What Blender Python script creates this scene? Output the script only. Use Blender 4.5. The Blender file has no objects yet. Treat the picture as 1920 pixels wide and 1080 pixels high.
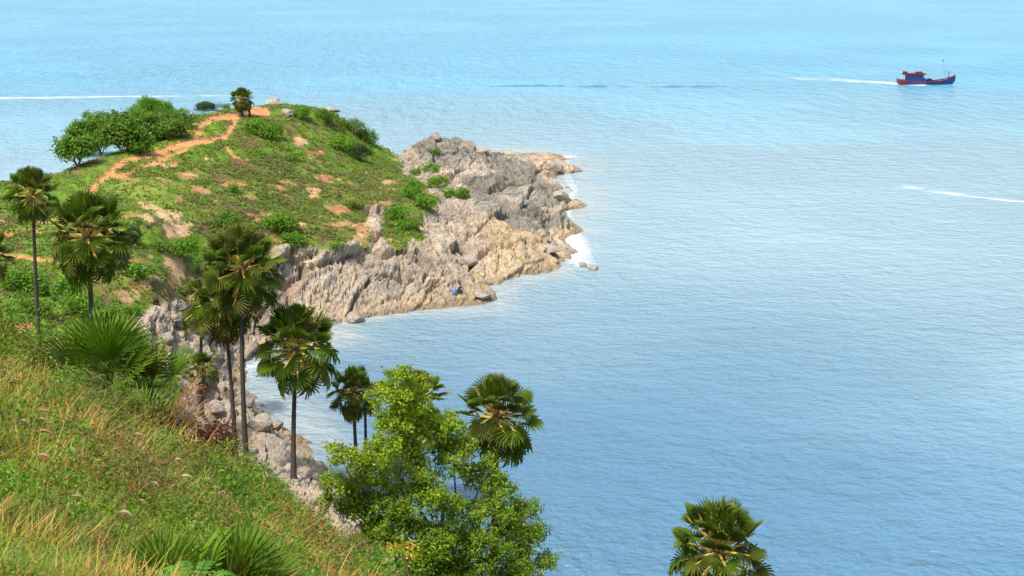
import bpy, bmesh, math, random
import numpy as np
from mathutils import Vector, Matrix, Euler
from mathutils.bvhtree import BVHTree

random.seed(7); RNG = np.random.default_rng(7)
C = bpy.context.scene.collection
SC = bpy.context.scene
R = math.radians

# ------------------------------------------------------------------ camera
CAM_H, PITCH, FPX = 40.0, R(13.4), 2637.4
cam_d = bpy.data.cameras.new('camera'); cam_d.sensor_width = 36.0; cam_d.lens = 36 * FPX / 1920
cam_d.clip_start = 0.5; cam_d.clip_end = 20000
cam = bpy.data.objects.new('camera', cam_d); C.objects.link(cam)
cam.location = (0, 0, CAM_H); cam.rotation_euler = (math.pi / 2 - PITCH, 0, 0)
SC.camera = cam

# ------------------------------------------------------------------ light
SUN_EL, SUN_AZ = R(60), R(218)          # azimuth clockwise from +Y: from the left, a little behind the camera
w = bpy.data.worlds.new('World'); SC.world = w; w.use_nodes = True
nt = w.node_tree; nt.nodes.clear()
sky = nt.nodes.new('ShaderNodeTexSky'); sky.sky_type = 'NISHITA'; sky.sun_disc = False
sky.sun_elevation = SUN_EL; sky.sun_rotation = SUN_AZ
sky.air_density = 1.0; sky.dust_density = 3.0; sky.ozone_density = 1.0
bg = nt.nodes.new('ShaderNodeBackground'); bg.inputs[1].default_value = 0.15
out = nt.nodes.new('ShaderNodeOutputWorld')
nt.links.new(sky.outputs[0], bg.inputs[0]); nt.links.new(bg.outputs[0], out.inputs[0])
sd = bpy.data.lights.new('sun', 'SUN'); sd.energy = 2.9; sd.angle = R(4.0); sd.color = (1.0, 0.94, 0.85)
sun = bpy.data.objects.new('sun', sd); C.objects.link(sun)
sv = Vector((math.sin(SUN_AZ) * math.cos(SUN_EL), math.cos(SUN_AZ) * math.cos(SUN_EL), math.sin(SUN_EL)))
sun.rotation_euler = sv.to_track_quat('Z', 'Y').to_euler(); sun.location = (-50, -30, 120)
SC.view_settings.view_transform = 'Standard'; SC.view_settings.look = 'None'
SC.view_settings.exposure = 0.76; SC.view_settings.gamma = 1.0; SC.view_settings.use_curve_mapping = False
SC.cycles.use_denoising = True
SC.cycles.max_bounces = 6; SC.cycles.diffuse_bounces = 3; SC.cycles.glossy_bounces = 3
SC.cycles.transmission_bounces = 4; SC.cycles.transparent_max_bounces = 8
SC.cycles.sample_clamp_indirect = 4.0

# ------------------------------------------------------------------ picture <-> place
SP, CP = math.sin(PITCH), math.cos(PITCH)
def P(px, py, D):
    """point at forward distance D seen at pixel px,py (1920x1080)"""
    u = 540 - py
    s = D / (FPX * CP + u * SP)
    return np.array([(px - 960) * s, D, CAM_H + (-FPX * SP + u * CP) * s])
def W(px, py):
    """point of the sea surface at that pixel"""
    u = 540 - py
    s = CAM_H / (FPX * SP - u * CP)
    return np.array([(px - 960) * s, (FPX * CP + u * SP) * s, 0.0])
def proj(p):
    d = p - np.array([0, 0, CAM_H])
    zf = d[..., 1] * CP - d[..., 2] * SP
    zf = np.where(np.abs(zf) < 1e-3, 1e-3, zf)
    up = d[..., 1] * SP + d[..., 2] * CP
    return 960 + FPX * d[..., 0] / zf, 540 - FPX * up / zf

# ------------------------------------------------------------------ numpy noise
def _h(ix, iy, iz, seed):
    h = (ix.astype(np.int64) * 374761393 + iy.astype(np.int64) * 668265263 + iz.astype(np.int64) * 2147483647 + seed * 974634777) & 0xFFFFFFFF
    h = ((h ^ (h >> 13)) * 1274126177) & 0xFFFFFFFF
    h = ((h ^ (h >> 16)) * 2246822519) & 0xFFFFFFFF
    h = h ^ (h >> 15)
    return (h & 0xFFFFFF) / float(0xFFFFFF)
def vnoise(p, seed=0):
    i = np.floor(p).astype(np.int64); f = p - i
    f = f * f * f * (f * (f * 6 - 15) + 10)
    r = 0
    for dx in (0, 1):
        wx = f[:, 0] if dx else 1 - f[:, 0]
        for dy in (0, 1):
            wy = f[:, 1] if dy else 1 - f[:, 1]
            for dz in (0, 1):
                wz = f[:, 2] if dz else 1 - f[:, 2]
                r = r + wx * wy * wz * _h(i[:, 0] + dx, i[:, 1] + dy, i[:, 2] + dz, seed)
    return r * 2 - 1
def fbm(p, octv=4, seed=0, gain=0.5):
    a, s, t = 1.0, 0, 0
    for k in range(octv):
        s = s + a * vnoise(p * 2.03 ** k, seed + k * 17); t += a; a *= gain
    return s / t
def voro(p, seed=0):
    """F1, F2, random value of the nearest cell and its centre offset"""
    n = len(p); i = np.floor(p).astype(np.int64)
    F1 = np.full(n, 9.0); F2 = np.full(n, 9.0); cid = np.zeros(n); vec = np.zeros((n, 3))
    for dx in (-1, 0, 1):
        for dy in (-1, 0, 1):
            for dz in (-1, 0, 1):
                a, b, c = i[:, 0] + dx, i[:, 1] + dy, i[:, 2] + dz
                q = np.stack([a + _h(a, b, c, seed), b + _h(a, b, c, seed + 1), c + _h(a, b, c, seed + 2)], 1)
                d = np.sqrt(((q - p) ** 2).sum(1))
                near = d < F1
                F2 = np.where(near, F1, np.minimum(F2, d))
                cid = np.where(near, _h(a, b, c, seed + 3), cid)
                vec = np.where(near[:, None], p - q, vec)
                F1 = np.where(near, d, F1)
    return F1, F2, cid, vec
def sstep(a, b, x):
    t = np.clip((x - a) / (b - a), 0, 1); return t * t * (3 - 2 * t)
def inpoly(px, py, poly):
    r = np.zeros(px.shape, bool); n = len(poly)
    for k in range(n):
        x1, y1 = poly[k]; x2, y2 = poly[(k + 1) % n]
        c = ((y1 > py) != (y2 > py)) & (px < (x2 - x1) * (py - y1) / (y2 - y1 + 1e-9) + x1)
        r ^= c
    return r
def polydist(px, py, pts, closed=False):
    d = np.full(px.shape, 1e9); n = len(pts)
    for k in range(n if closed else n - 1):
        x1, y1 = pts[k]; x2, y2 = pts[(k + 1) % n]
        vx, vy = x2 - x1, y2 - y1
        t = np.clip(((px - x1) * vx + (py - y1) * vy) / (vx * vx + vy * vy + 1e-9), 0, 1)
        d = np.minimum(d, np.hypot(px - x1 - t * vx, py - y1 - t * vy))
    return d
def lerp(a, b, t):
    return a + (b - a) * np.asarray(t)[..., None]
def col(*c): return np.array(c, float)

# ------------------------------------------------------------------ mesh and tag helpers
def tag(o, label=None, cat=None, group=None, kind=None):
    if label: o['label'] = label
    if cat: o['category'] = cat
    if group: o['group'] = group
    if kind: o['kind'] = kind
    return o
def link(o, parent=None):
    C.objects.link(o)
    if parent is not None: o.parent = parent
    return o
def empty(name, loc, rz=0.0, **k):
    o = bpy.data.objects.new(name, None); C.objects.link(o); o.empty_display_size = 0.3
    o.location = loc; o.rotation_euler = (0, 0, rz)
    return tag(o, **k)
def npmesh(name, V, F, mat, fcol=None, vcol=None, smooth=False, mats=None, midx=None):
    """V (n,3); F (m,3|4) or list of such arrays"""
    Fs = F if isinstance(F, list) else [F]
    Fs = [np.asarray(f, np.int32) for f in Fs if len(f)]
    me = bpy.data.meshes.new(name)
    V = np.ascontiguousarray(V, np.float32)
    me.vertices.add(len(V)); me.vertices.foreach_set('co', V.ravel())
    loops = np.concatenate([f.ravel() for f in Fs]); tot = np.concatenate([np.full(len(f), f.shape[1], np.int32) for f in Fs])
    st = np.concatenate([[0], np.cumsum(tot)[:-1]]).astype(np.int32)
    me.loops.add(len(loops)); me.loops.foreach_set('vertex_index', loops.astype(np.int32))
    me.polygons.add(len(tot)); me.polygons.foreach_set('loop_start', st)
    if smooth: me.polygons.foreach_set('use_smooth', np.ones(len(tot), bool))
    else: me.polygons.foreach_set('use_smooth', np.zeros(len(tot), bool))
    for m in (mats or [mat]): me.materials.append(m)
    if midx is not None: me.polygons.foreach_set('material_index', np.asarray(midx, np.int32))
    me.update(calc_edges=True)
    if fcol is not None:
        a = me.attributes.new('col', 'FLOAT_COLOR', 'FACE')
        a.data.foreach_set('color', np.c_[np.clip(fcol, 0, 1), np.ones(len(fcol))].astype(np.float32).ravel())
    if vcol is not None:
        a = me.attributes.new('col', 'FLOAT_COLOR', 'POINT')
        a.data.foreach_set('color', np.c_[np.clip(vcol, 0, 1), np.ones(len(vcol))].astype(np.float32).ravel())
    return me
def nobj(name, V, F, mat, parent=None, **k):
    return link(bpy.data.objects.new(name, npmesh(name, V, F, mat, **k)), parent)
class MB:
    """collects simple solids into one mesh"""
    def __init__(s): s.v = []; s.f = []
    def add(s, vs, fs):
        n = len(s.v); s.v += [tuple(map(float, v)) for v in vs]; s.f += [tuple(n + i for i in f) for f in fs]; return s
    def box(s, c, d, rot=None):
        M = rot or Matrix()
        vs = [Vector(c) + M @ Vector((sx * d[0] / 2, sy * d[1] / 2, sz * d[2] / 2)) for sx in (-1, 1) for sy in (-1, 1) for sz in (-1, 1)]
        return s.add(vs, [(0, 1, 3, 2), (4, 6, 7, 5), (0, 4, 5, 1), (2, 3, 7, 6), (0, 2, 6, 4), (1, 5, 7, 3)])
    def tube(s, pts, rad, n=8, cap=True):
        pts = [Vector(p) for p in pts]
        rad = [rad] * len(pts) if not hasattr(rad, '__len__') else rad
        vs = []; fs = []; ref = None
        for i, p in enumerate(pts):
            d = (pts[min(i + 1, len(pts) - 1)] - pts[max(i - 1, 0)]).normalized()
            if ref is None: ref = Vector((1, 0, 0)) if abs(d.x) < .9 else Vector((0, 1, 0))
            a = (ref - d * ref.dot(d)).normalized(); b = d.cross(a); ref = a
            for k in range(n):
                t = 2 * math.pi * k / n
                vs.append(p + (a * math.cos(t) + b * math.sin(t)) * rad[i])
        for i in range(len(pts) - 1):
            for k in range(n):
                fs.append((i * n + k, i * n + (k + 1) % n, (i + 1) * n + (k + 1) % n, (i + 1) * n + k))
        if cap: fs += [tuple(range(n - 1, -1, -1)), tuple((len(pts) - 1) * n + k for k in range(n))]
        return s.add(vs, fs)
    def mesh(s, name, mat, smooth=False):
        me = bpy.data.meshes.new(name); me.from_pydata(s.v, [], s.f); me.materials.append(mat)
        if smooth: me.polygons.foreach_set('use_smooth', np.ones(len(me.polygons), bool))
        me.update(); return me
    def build(s, name, mat, parent=None, smooth=False):
        return link(bpy.data.objects.new(name, s.mesh(name, mat, smooth)), parent)

# ------------------------------------------------------------------ materials
def base_mat(name, rough=0.8, spec=0.3):
    m = bpy.data.materials.new(name); m.use_nodes = True
    n = m.node_tree.nodes; b = n['Principled BSDF']
    b.inputs['Roughness'].default_value = rough; b.inputs['Specular IOR Level'].default_value = spec
    return m, n, m.node_tree.links, b
def mat_plain(name, c, rough=0.7, spec=0.3, nscale=3.0, namt=0.25, bump=0.0):
    m, n, l, b = base_mat(name, rough, spec)
    tc = n.new('ShaderNodeTexCoord'); no = n.new('ShaderNodeTexNoise'); no.inputs['Scale'].default_value = nscale; no.inputs['Detail'].default_value = 6
    l.new(tc.outputs['Object'], no.inputs['Vector'])
    mr = n.new('ShaderNodeMapRange'); mr.inputs[3].default_value = 1 - namt; mr.inputs[4].default_value = 1 + namt
    l.new(no.outputs['Fac'], mr.inputs[0])
    mx = n.new('ShaderNodeVectorMath'); mx.operation = 'SCALE'; mx.inputs[0].default_value = c
    l.new(mr.outputs[0], mx.inputs['Scale']); l.new(mx.outputs[0], b.inputs['Base Color'])
    if bump:
        bp = n.new('ShaderNodeBump'); bp.inputs['Strength'].default_value = bump; bp.inputs['Distance'].default_value = 0.05
        l.new(no.outputs['Fac'], bp.inputs['Height']); l.new(bp.outputs[0], b.inputs['Normal'])
    return m
def mat_leaf(name, c=None, rough=0.55, spec=0.35, trans=0.25, var=0.3, tint=(1.15, 1.2, 0.6)):
    """leaf: colour from attribute 'col' or fixed, varied per object, a share of light passes through"""
    m, n, l, b = base_mat(name, rough, spec)
    if c is None:
        at = n.new('ShaderNodeAttribute'); at.attribute_name = 'col'; src = at.outputs['Color']
    else:
        oi = n.new('ShaderNodeObjectInfo'); mr = n.new('ShaderNodeMapRange'); mr.inputs[3].default_value = 1 - var; mr.inputs[4].default_value = 1 + var
        l.new(oi.outputs['Random'], mr.inputs[0])
        mx = n.new('ShaderNodeVectorMath'); mx.operation = 'SCALE'; mx.inputs[0].default_value = c
        l.new(mr.outputs[0], mx.inputs['Scale']); src = mx.outputs[0]
    l.new(src, b.inputs['Base Color'])
    tr = n.new('ShaderNodeBsdfTranslucent')
    ti = n.new('ShaderNodeVectorMath'); ti.operation = 'MULTIPLY'; ti.inputs[1].default_value = tint
    l.new(src, ti.inputs[0]); l.new(ti.outputs[0], tr.inputs['Color'])
    ms = n.new('ShaderNodeMixShader'); ms.inputs[0].default_value = trans
    l.new(b.outputs[0], ms.inputs[1]); l.new(tr.outputs[0], ms.inputs[2])
    l.new(ms.outputs[0], n['Material Output'].inputs['Surface'])
    return m
def mat_ground(name, rough=0.9, spec=0.15, fine=6.0, amt=0.35, bump=0.4, bdist=0.12, coarse=1.2, squash=(1, 1, 1)):
    m, n, l, b = base_mat(name, rough, spec)
    at = n.new('ShaderNodeAttribute'); at.attribute_name = 'col'
    tc = n.new('ShaderNodeTexCoord'); mp = n.new('ShaderNodeMapping'); mp.inputs['Scale'].default_value = squash
    l.new(tc.outputs['Object'], mp.inputs['Vector'])
    n1 = n.new('ShaderNodeTexNoise'); n1.inputs['Scale'].default_value = fine; n1.inputs['Detail'].default_value = 7; n1.inputs['Roughness'].default_value = 0.65
    n2 = n.new('ShaderNodeTexNoise'); n2.inputs['Scale'].default_value = coarse; n2.inputs['Detail'].default_value = 8; n2.inputs['Roughness'].default_value = 0.7
    l.new(mp.outputs[0], n1.inputs['Vector']); l.new(mp.outputs[0], n2.inputs['Vector'])
    ad = n.new('ShaderNodeMath'); ad.operation = 'ADD'; l.new(n1.outputs['Fac'], ad.inputs[0]); l.new(n2.outputs['Fac'], ad.inputs[1])
    mr = n.new('ShaderNodeMapRange'); mr.inputs[1].default_value = 0.7; mr.inputs[2].default_value = 1.3
    mr.inputs[3].default_value = 1 - amt; mr.inputs[4].default_value = 1 + amt; l.new(ad.outputs[0], mr.inputs[0])
    mx = n.new('ShaderNodeVectorMath'); mx.operation = 'SCALE'; l.new(at.outputs['Color'], mx.inputs[0]); l.new(mr.outputs[0], mx.inputs['Scale'])
    l.new(mx.outputs[0], b.inputs['Base Color'])
    bp = n.new('ShaderNodeBump'); bp.inputs['Strength'].default_value = bump; bp.inputs['Distance'].default_value = bdist
    l.new(ad.outputs[0], bp.inputs['Height']); l.new(bp.outputs[0], b.inputs['Normal'])
    return m

M_soil = mat_ground('soil_and_turf', amt=0.4, fine=5, bump=0.6)
M_rock = mat_ground('weathered_rock', amt=0.42, fine=3.2, coarse=0.8, bump=0.9, bdist=0.25, rough=0.85, spec=0.25)
M_path = mat_ground('trodden_earth', amt=0.25, fine=4, bump=0.4)
M_foliage = mat_leaf('foliage', None, trans=0.42)
M_grass = mat_leaf('grass_blades', None, rough=0.6, trans=0.35, tint=(1.1, 1.15, 0.6))
M_palm = [mat_leaf('palm_leaf_green', (0.115, 0.18, 0.015), rough=0.6, spec=0.18, trans=0.42),
          mat_leaf('palm_leaf_olive', (0.115, 0.145, 0.018), rough=0.6, spec=0.2, trans=0.34),
          mat_leaf('palm_leaf_yellowing', (0.17, 0.16, 0.035), rough=0.55, trans=0.2)]
M_dead = mat_leaf('dead_palm_leaf', (0.22, 0.115, 0.055), rough=0.8, spec=0.1, trans=0.1)
M_petiole = mat_plain('palm_petiole', (0.50, 0.36, 0.07), rough=0.5, nscale=4, namt=0.3)
M_petiole_dead = mat_plain('dead_petiole', (0.24, 0.14, 0.07), rough=0.8)
M_trunk = mat_plain('palm_trunk_bark', (0.075, 0.06, 0.05), rough=0.9, spec=0.1, nscale=5, namt=0.45, bump=0.5)
M_bark = mat_plain('tree_bark', (0.16, 0.12, 0.09), rough=0.9, spec=0.1, nscale=6, namt=0.4)
M_heart = mat_plain('palm_crown_shaft', (0.10, 0.06, 0.03), rough=0.9, nscale=9, namt=0.4)

# ------------------------------------------------------------------ the lie of the land: height from surveyed points
SHORE = [(735, 1030), (660, 930), (600, 850), (540, 790), (490, 742), (462, 712), (468, 690), (520, 655), (600, 640), (640, 618), (690, 595),
         (740, 590), (800, 582), (880, 572), (930, 545), (980, 520), (1060, 500), (1063, 480), (1045, 450), (1033, 425), (1050, 405),
         (1045, 370), (1068, 360), (1045, 330), (1050, 305), (1035, 292), (960, 288)]
pts = [tuple(W(*p)) for p in SHORE]
pts += [(-8, 290, 0), (-22, 272, 0), (-38, 258, 0), (-58, 243, 0), (-78, 222, 0), (-92, 196, 0), (-104, 165, 0), (-118, 130, 0), (-128, 100, 0)]
pts += [(-2, 86, 0), (6, 76, 0), (15, 69, 0), (26, 58, 0), (36, 42, 0), (46, 22, 0), (54, 0, 0)]
SEA = [(0, 105), (10, 95), (-12, 118), (0, 130), (-16, 133), (5, 150), (-8, 143), (-22, 138), (-14, 149), (3, 165), (10, 180), (16, 178), (14, 195), (15, 210), (20, 230),
       (22, 255), (20, 285), (0, 305), (-20, 292), (-40, 278), (-65, 262), (-90, 240), (-108, 208), (-122, 172), (-135, 135),
       (20, 82), (32, 70), (45, 52), (56, 30), (64, 0), (30, 110), (40, 150), (40, 220), (40, 290), (-8, 104)]
pts += [(x, y, -3.5) for x, y in SEA]
HILL = [(0, 358, 150), (60, 338, 158), (130, 315, 170), (200, 290, 182), (300, 245, 198), (380, 215, 207), (450, 205, 214), (520, 198, 221), (600, 207, 228),
        (650, 228, 231), (688, 262, 234), (716, 292, 236), (453, 222, 208), (400, 230, 203), (350, 280, 186), (300, 285, 184), (250, 310, 172), (190, 345, 158), (165, 365, 152),
        (260, 360, 153), (240, 385, 147), (350, 365, 158), (300, 420, 140), (270, 470, 132), (300, 500, 128), (330, 560, 125), (340, 620, 123), (400, 680, 127),
        (370, 780, 110), (420, 820, 104), (330, 700, 114), (500, 830, 105), (560, 880, 101), (520, 880, 97), (600, 960, 90), (450, 770, 113), (400, 730, 119),
        (500, 280, 195), (500, 350, 175), (420, 330, 176), (420, 390, 160), (500, 400, 165), (530, 440, 158), (600, 470, 157), (600, 540, 154), (560, 580, 151), (600, 600, 152),
        (600, 300, 200), (600, 350, 187), (600, 400, 174), (680, 440, 166), (650, 330, 198), (640, 260, 222), (740, 290, 232), (700, 370, 185), (780, 400, 182), (720, 450, 166),
        (750, 500, 161), (750, 560, 157), (850, 430, 182), (850, 500, 168), (900, 540, 162), (950, 470, 179), (980, 500, 176), (680, 560, 155), (440, 450, 150), (400, 500, 143), (430, 600, 138),
        (500, 520, 149), (760, 270, 240), (815, 258, 242), (870, 275, 246), (930, 296, 251), (990, 292, 268), (1030, 302, 262), (850, 300, 232), (900, 340, 222), (900, 370, 213),
        (960, 380, 208), (1000, 400, 200), (1020, 340, 228), (1028, 418, 193), (1035, 380, 206), (780, 330, 222), (950, 330, 232),
        (100, 560, 110), (50, 480, 128), (0, 430, 138), (0, 520, 118), (200, 600, 112), (250, 640, 108), (150, 500, 124), (100, 430, 138), (200, 450, 133), (-150, 400, 140), (-150, 520, 112),
        (-200, 360, 150), (-400, 400, 135)]
pts += [tuple(P(*h)) for h in HILL]
pts += [tuple(P(*e)) for e in [(735, 318, 250), (712, 318, 250), (690, 300, 254), (755, 300, 254), (735, 300, 240), (660, 262, 246)]]
# behind the crest the land goes down to the far shore
for px, py, D in HILL[:12]:
    p = P(px, py, D); pts.append((p[0] * 1.075, p[1] * 1.075, p[2] * .72)); 
EDGE = [(-300, 520, 50), (-120, 560, 44), (0, 598, 38), (60, 630, 36), (120, 675, 33), (190, 760, 29), (260, 822, 27), (330, 860, 29), (420, 882, 31), (480, 905, 31), (560, 950, 30), (640, 1015, 27), (720, 1095, 24)]
pts += [tuple(P(e[0], e[1] + 28, e[2])) for e in EDGE]          # the grass on it stands about that much taller
for px, py, D in EDGE:
    for k, dy in ((1.28, 66), (1.7, 84), (2.3, 70)):
        if D * k < 84 and (k < 2 or px < 500): pts.append(tuple(P(px, py + dy, D * k)))
NEAR = [(0, 1080, 9.5), (200, 1080, 10.5), (400, 1080, 12.5), (560, 1080, 17), (0, 900, 13), (200, 900, 16), (350, 950, 19), (450, 980, 21), (0, 750, 19), (100, 760, 21), (0, 660, 27), (-250, 900, 13), (-250, 700, 22), (60, 690, 27)]
pts += [tuple(P(*e)) for e in NEAR]
pts += [(0, 0, 38.2), (-6, 0, 38.6), (8, 0, 36.5), (16, 4, 31), (30, 6, 20), (3, 12, 32.5), (0, 20, 27), (6, 16, 27.5), (12, 26, 18.5), (0, 30, 21.5), (0, 45, 13), (14, 42, 10), (26, 30, 11), (2, 60, 7), (-4, 72, 4.5), (10, 60, 3.2), (17, 52, 4),
        (-8, 62, 9), (-8, 45, 15.5), (-14, 80, 5.5), (-18, 62, 13), (-18, 84, 5.6), (-26, 60, 17), (-32, 90, 11), (-45, 80, 17), (-60, 80, 19), (-80, 100, 14), (-90, 130, 10), (-70, 50, 28), (-40, 30, 33), (-20, 4, 38)]
pts += [tuple(P(*e)) for e in [(760, 1320, 12), (700, 1190, 18), (820, 1300, 18), (640, 1200, 12), (860, 1260, 24), (780, 1190, 24), (900, 1400, 14), (720, 1290, 10), (600, 1130, 14)]]
PT = np.array(pts, float)
def _phi(d2): return np.sqrt(d2 + 5.0 ** 2)
_d2 = ((PT[:, None, :2] - PT[None, :, :2]) ** 2).sum(2)
_A = np.zeros((len(PT) + 1,) * 2); _A[:-1, :-1] = _phi(_d2) - np.eye(len(PT)) * 0.25; _A[-1, :-1] = 1; _A[:-1, -1] = 1
_w = np.linalg.lstsq(_A, np.append(PT[:, 2], 0), rcond=None)[0]
def H0(xy):
    r = np.empty(len(xy))
    for a in range(0, len(xy), 20000):
        q = xy[a:a + 20000]
        d2 = (q[:, None, 0] - PT[None, :, 0]) ** 2 + (q[:, None, 1] - PT[None, :, 1]) ** 2
        r[a:a + 20000] = _phi(d2) @ _w[:-1] + _w[-1]
    return r
def H(xy):
    xy = np.asarray(xy, float)
    z = H0(xy); p = np.c_[xy, np.zeros(len(xy))]
    far = sstep(55, 100, xy[:, 1]); land = sstep(-1, 2, z)
    z = z + land * (fbm(p / 2.2, 3, 3) * 0.10 + far * (fbm(p / 9.0, 4, 9) * 0.55))
    return z

# ------------------------------------------------------------------ terrain grid (denser where it is seen small and steep)
th = np.concatenate([np.arange(-36, -21.5, .3), np.arange(-21.5, 3.5, .068), np.arange(3.5, 40, .4)])
rr = np.concatenate([2.2 * 1.025 ** np.arange(0, 141), np.arange(72, 142, .45), np.arange(142, 296, .30), np.arange(296, 312, 2.0)])
NT, NR = len(th), len(rr)
TH, RR = np.meshgrid(np.radians(th), rr)
XY = np.stack([RR * np.sin(TH), RR * np.cos(TH)], -1).reshape(-1, 2)
Z = H(XY)
V = np.c_[XY, Z]
G = V.reshape(NR, NT, 3)
def grid_normals(G):
    du = np.gradient(G, axis=1); dv = np.gradient(G, axis=0)
    n = np.cross(du, dv); n /= np.linalg.norm(n, axis=2, keepdims=True) + 1e-12
    return n * np.sign(n[..., 2:3] + 1e-9)
NRM = grid_normals(G).reshape(-1, 3)
PX, PY = proj(V)
Dist = V[:, 1]
p3 = V.copy()
wob = fbm(p3 / 6.0, 4, 21) * 16 + fbm(p3 / 1.5, 3, 22) * 6
# bare rock: shoreline, cliffs and the tip
ROCK = [(235, 640), (262, 590), (300, 562), (345, 545), (400, 520), (500, 505), (512, 462), (560, 455), (620, 470), (690, 448), (692, 395), (712, 395), (720, 440), (745, 460), (792, 445),
        (770, 405), (800, 395), (822, 380), (800, 350), (765, 330), (740, 300), (722, 272), (760, 258), (815, 240), (1100, 262), (1150, 520), (900, 620), (700, 640), (500, 700), (640, 860), (780, 1060), (700, 1100), (560, 960),
        (525, 905), (470, 880), (400, 850), (340, 800), (335, 720), (280, 670)]
ins = inpoly(PX, PY, ROCK); dr = polydist(PX, PY, ROCK, True)
rk = np.where(ins, dr, -dr) + wob
rock = sstep(-5, 5, rk) * (Dist > 72)
steep = 1 - NRM[:, 2]
rock = np.maximum(rock, sstep(3.0, 1.4, Z + wob * .05) * (Dist > 50))
behind = (Dist > 243) & (PX < 735)
rock = np.where(behind, np.maximum(rock, sstep(.25, .4, steep + wob * .004)), rock)
# bare earth
TRAILS = [([(158, 368), (200, 326), (233, 303), (283, 290), (337, 272), (367, 257), (377, 236), (400, 221), (443, 219), (500, 208)], 7.5),
          ([(205, 325), (222, 332), (267, 311), (300, 300), (345, 282)], 6), ([(345, 272), (385, 264), (417, 259), (433, 240), (445, 221)], 7),
          ([(417, 262), (425, 280), (440, 295), (462, 300)], 3), ([(0, 440), (60, 432), (120, 425)], 5), ([(0, 478), (110, 492)], 4)]
tm = np.zeros(len(V))
sl = fbm(p3 / 3.0, 3, 31) * 4 + fbm(p3 / .9, 2, 32) * 2.5
for line, wd in TRAILS:
    tm = np.maximum(tm, sstep(2.0, -2.0, polydist(PX, PY, line) - wd * .82 + sl))
tm = tm * (Dist > 100) * (Dist < 240)
EARTH = [(300, 400, 44, 22), (330, 440, 30, 24), (265, 385, 40, 9), (300, 312, 30, 8), (318, 310, 30, 9), (350, 332, 24, 7), (372, 357, 30, 8), (517, 325, 22, 8), (613, 337, 22, 9), (587, 362, 18, 10), (562, 268, 14, 12),
         (585, 290, 22, 9), (400, 303, 26, 7), (680, 425, 16, 16), (430, 350, 30, 10), (30, 620, 50, 25), (330, 500, 30, 40), (270, 520, 25, 35), (655, 468, 26, 9), (360, 600, 40, 30), (470, 205, 30, 6), (530, 345, 26, 10),
         (230, 560, 18, 30), (755, 300, 22, 14), (790, 290, 20, 12), (640, 395, 26, 9), (560, 420, 22, 8), (720, 345, 14, 7), (60, 440, 30, 8)]
em = np.zeros(len(V)); enz = fbm(p3 / np.array([3.4, 3.4, .9]), 4, 23) + .5 * fbm(p3 / .9, 3, 24)
for ex, ey, ea, eb in EARTH:
    d = np.sqrt(((PX - ex) / ea) ** 2 + ((PY - ey) / eb) ** 2)
    em = np.maximum(em, sstep(.16, .42, sstep(1.5, .3, d) + enz * 1.3 - .46))
band = fbm(p3 / np.array([7.0, 7.0, 0.9]), 4, 41)
em = np.maximum(em, .85 * sstep(.30, .5, band + fbm(p3 / 2.2, 3, 43) * .5) * sstep(230, 150, Dist + 0 * Z))
em = em * (Dist > 70)
rk_soft = rock * (1 - tm)

# rocks: jointed, dipping beds, displaced along the surface normal
sel = np.where((rock > .02) & (Z > -3.0))[0]
q = V[sel]
a = R(32); b = R(-38)
Rz = np.array([[math.cos(b), -math.sin(b), 0], [math.sin(b), math.cos(b), 0], [0, 0, 1]])
Ry = np.array([[math.cos(a), 0, math.sin(a)], [0, 1, 0], [-math.sin(a), 0, math.cos(a)]])
qb = (q @ Rz.T) @ Ry.T
qw = qb + np.stack([fbm(q / 4.0, 3, 51), fbm(q / 4.0, 3, 52), fbm(q / 4.0, 3, 53)], 1) * 1.1
F1, F2, c1, vec1 = voro(qw / np.array([11.5, 8.0, 4.2]), 61)
G1, G2, c2, vec2 = voro(qw / np.array([3.8, 2.8, 1.5]), 71)
K1, K2, c3, vec3 = voro(qw / np.array([1.2, 1.0, .5]) + 7.3, 81)
def facet(c, v, k):
    t = c * 6.2832 * 7.0; ph = np.modf(c * 91.7)[0] * 2 - 1; r_ = np.sqrt(1 - ph * ph)
    return (v * np.stack([r_ * np.cos(t), r_ * np.sin(t), ph], 1)).sum(1) * k
disp = 1.3 * (c1 - .5) + facet(c1, vec1, 1.25) - 1.5 * sstep(.10, .0, F2 - F1) + .25
disp += .30 * (c2 - .5) + facet(c2, vec2, .42) - .60 * sstep(.10, .0, G2 - G1)
disp += .13 * (c3 - .5) + facet(c3, vec3, .13) - .16 * sstep(.12, 0, K2 - K1)
disp += fbm(q / .8, 3, 55) * .14 - .15
bed = (qb[:, 2] + fbm(q / 5.0, 2, 57) * .8) / 1.35; bf = bed - np.floor(bed)
disp += .30 * (sstep(0, .75, bf) - sstep(.86, 1.0, bf)) * (.4 + .6 * (fbm(q / 6.0, 2, 58) > -.1)) - .12
low = sstep(8, 60, 60 * np.ones(len(q)))
amp = .8 * rock[sel] * (.55 + .45 * sstep(0, 3.0, Z[sel])) * np.where(Dist[sel] < 112, .8, 1.0)
V[sel] += NRM[sel] * (disp * amp)[:, None]
# turf: tussocks and little terraces on the far hill
tf = (1 - rock) * (Dist > 70)
V[:, 2] += tf * (1 - tm) * (fbm(p3 / .9, 3, 91) * .20 + np.abs(fbm(p3 / 2.6, 2, 92)) * .35) - tm * .18
GV = V.reshape(NR, NT, 3)
N2 = grid_normals(GV).reshape(-1, 3)

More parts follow.
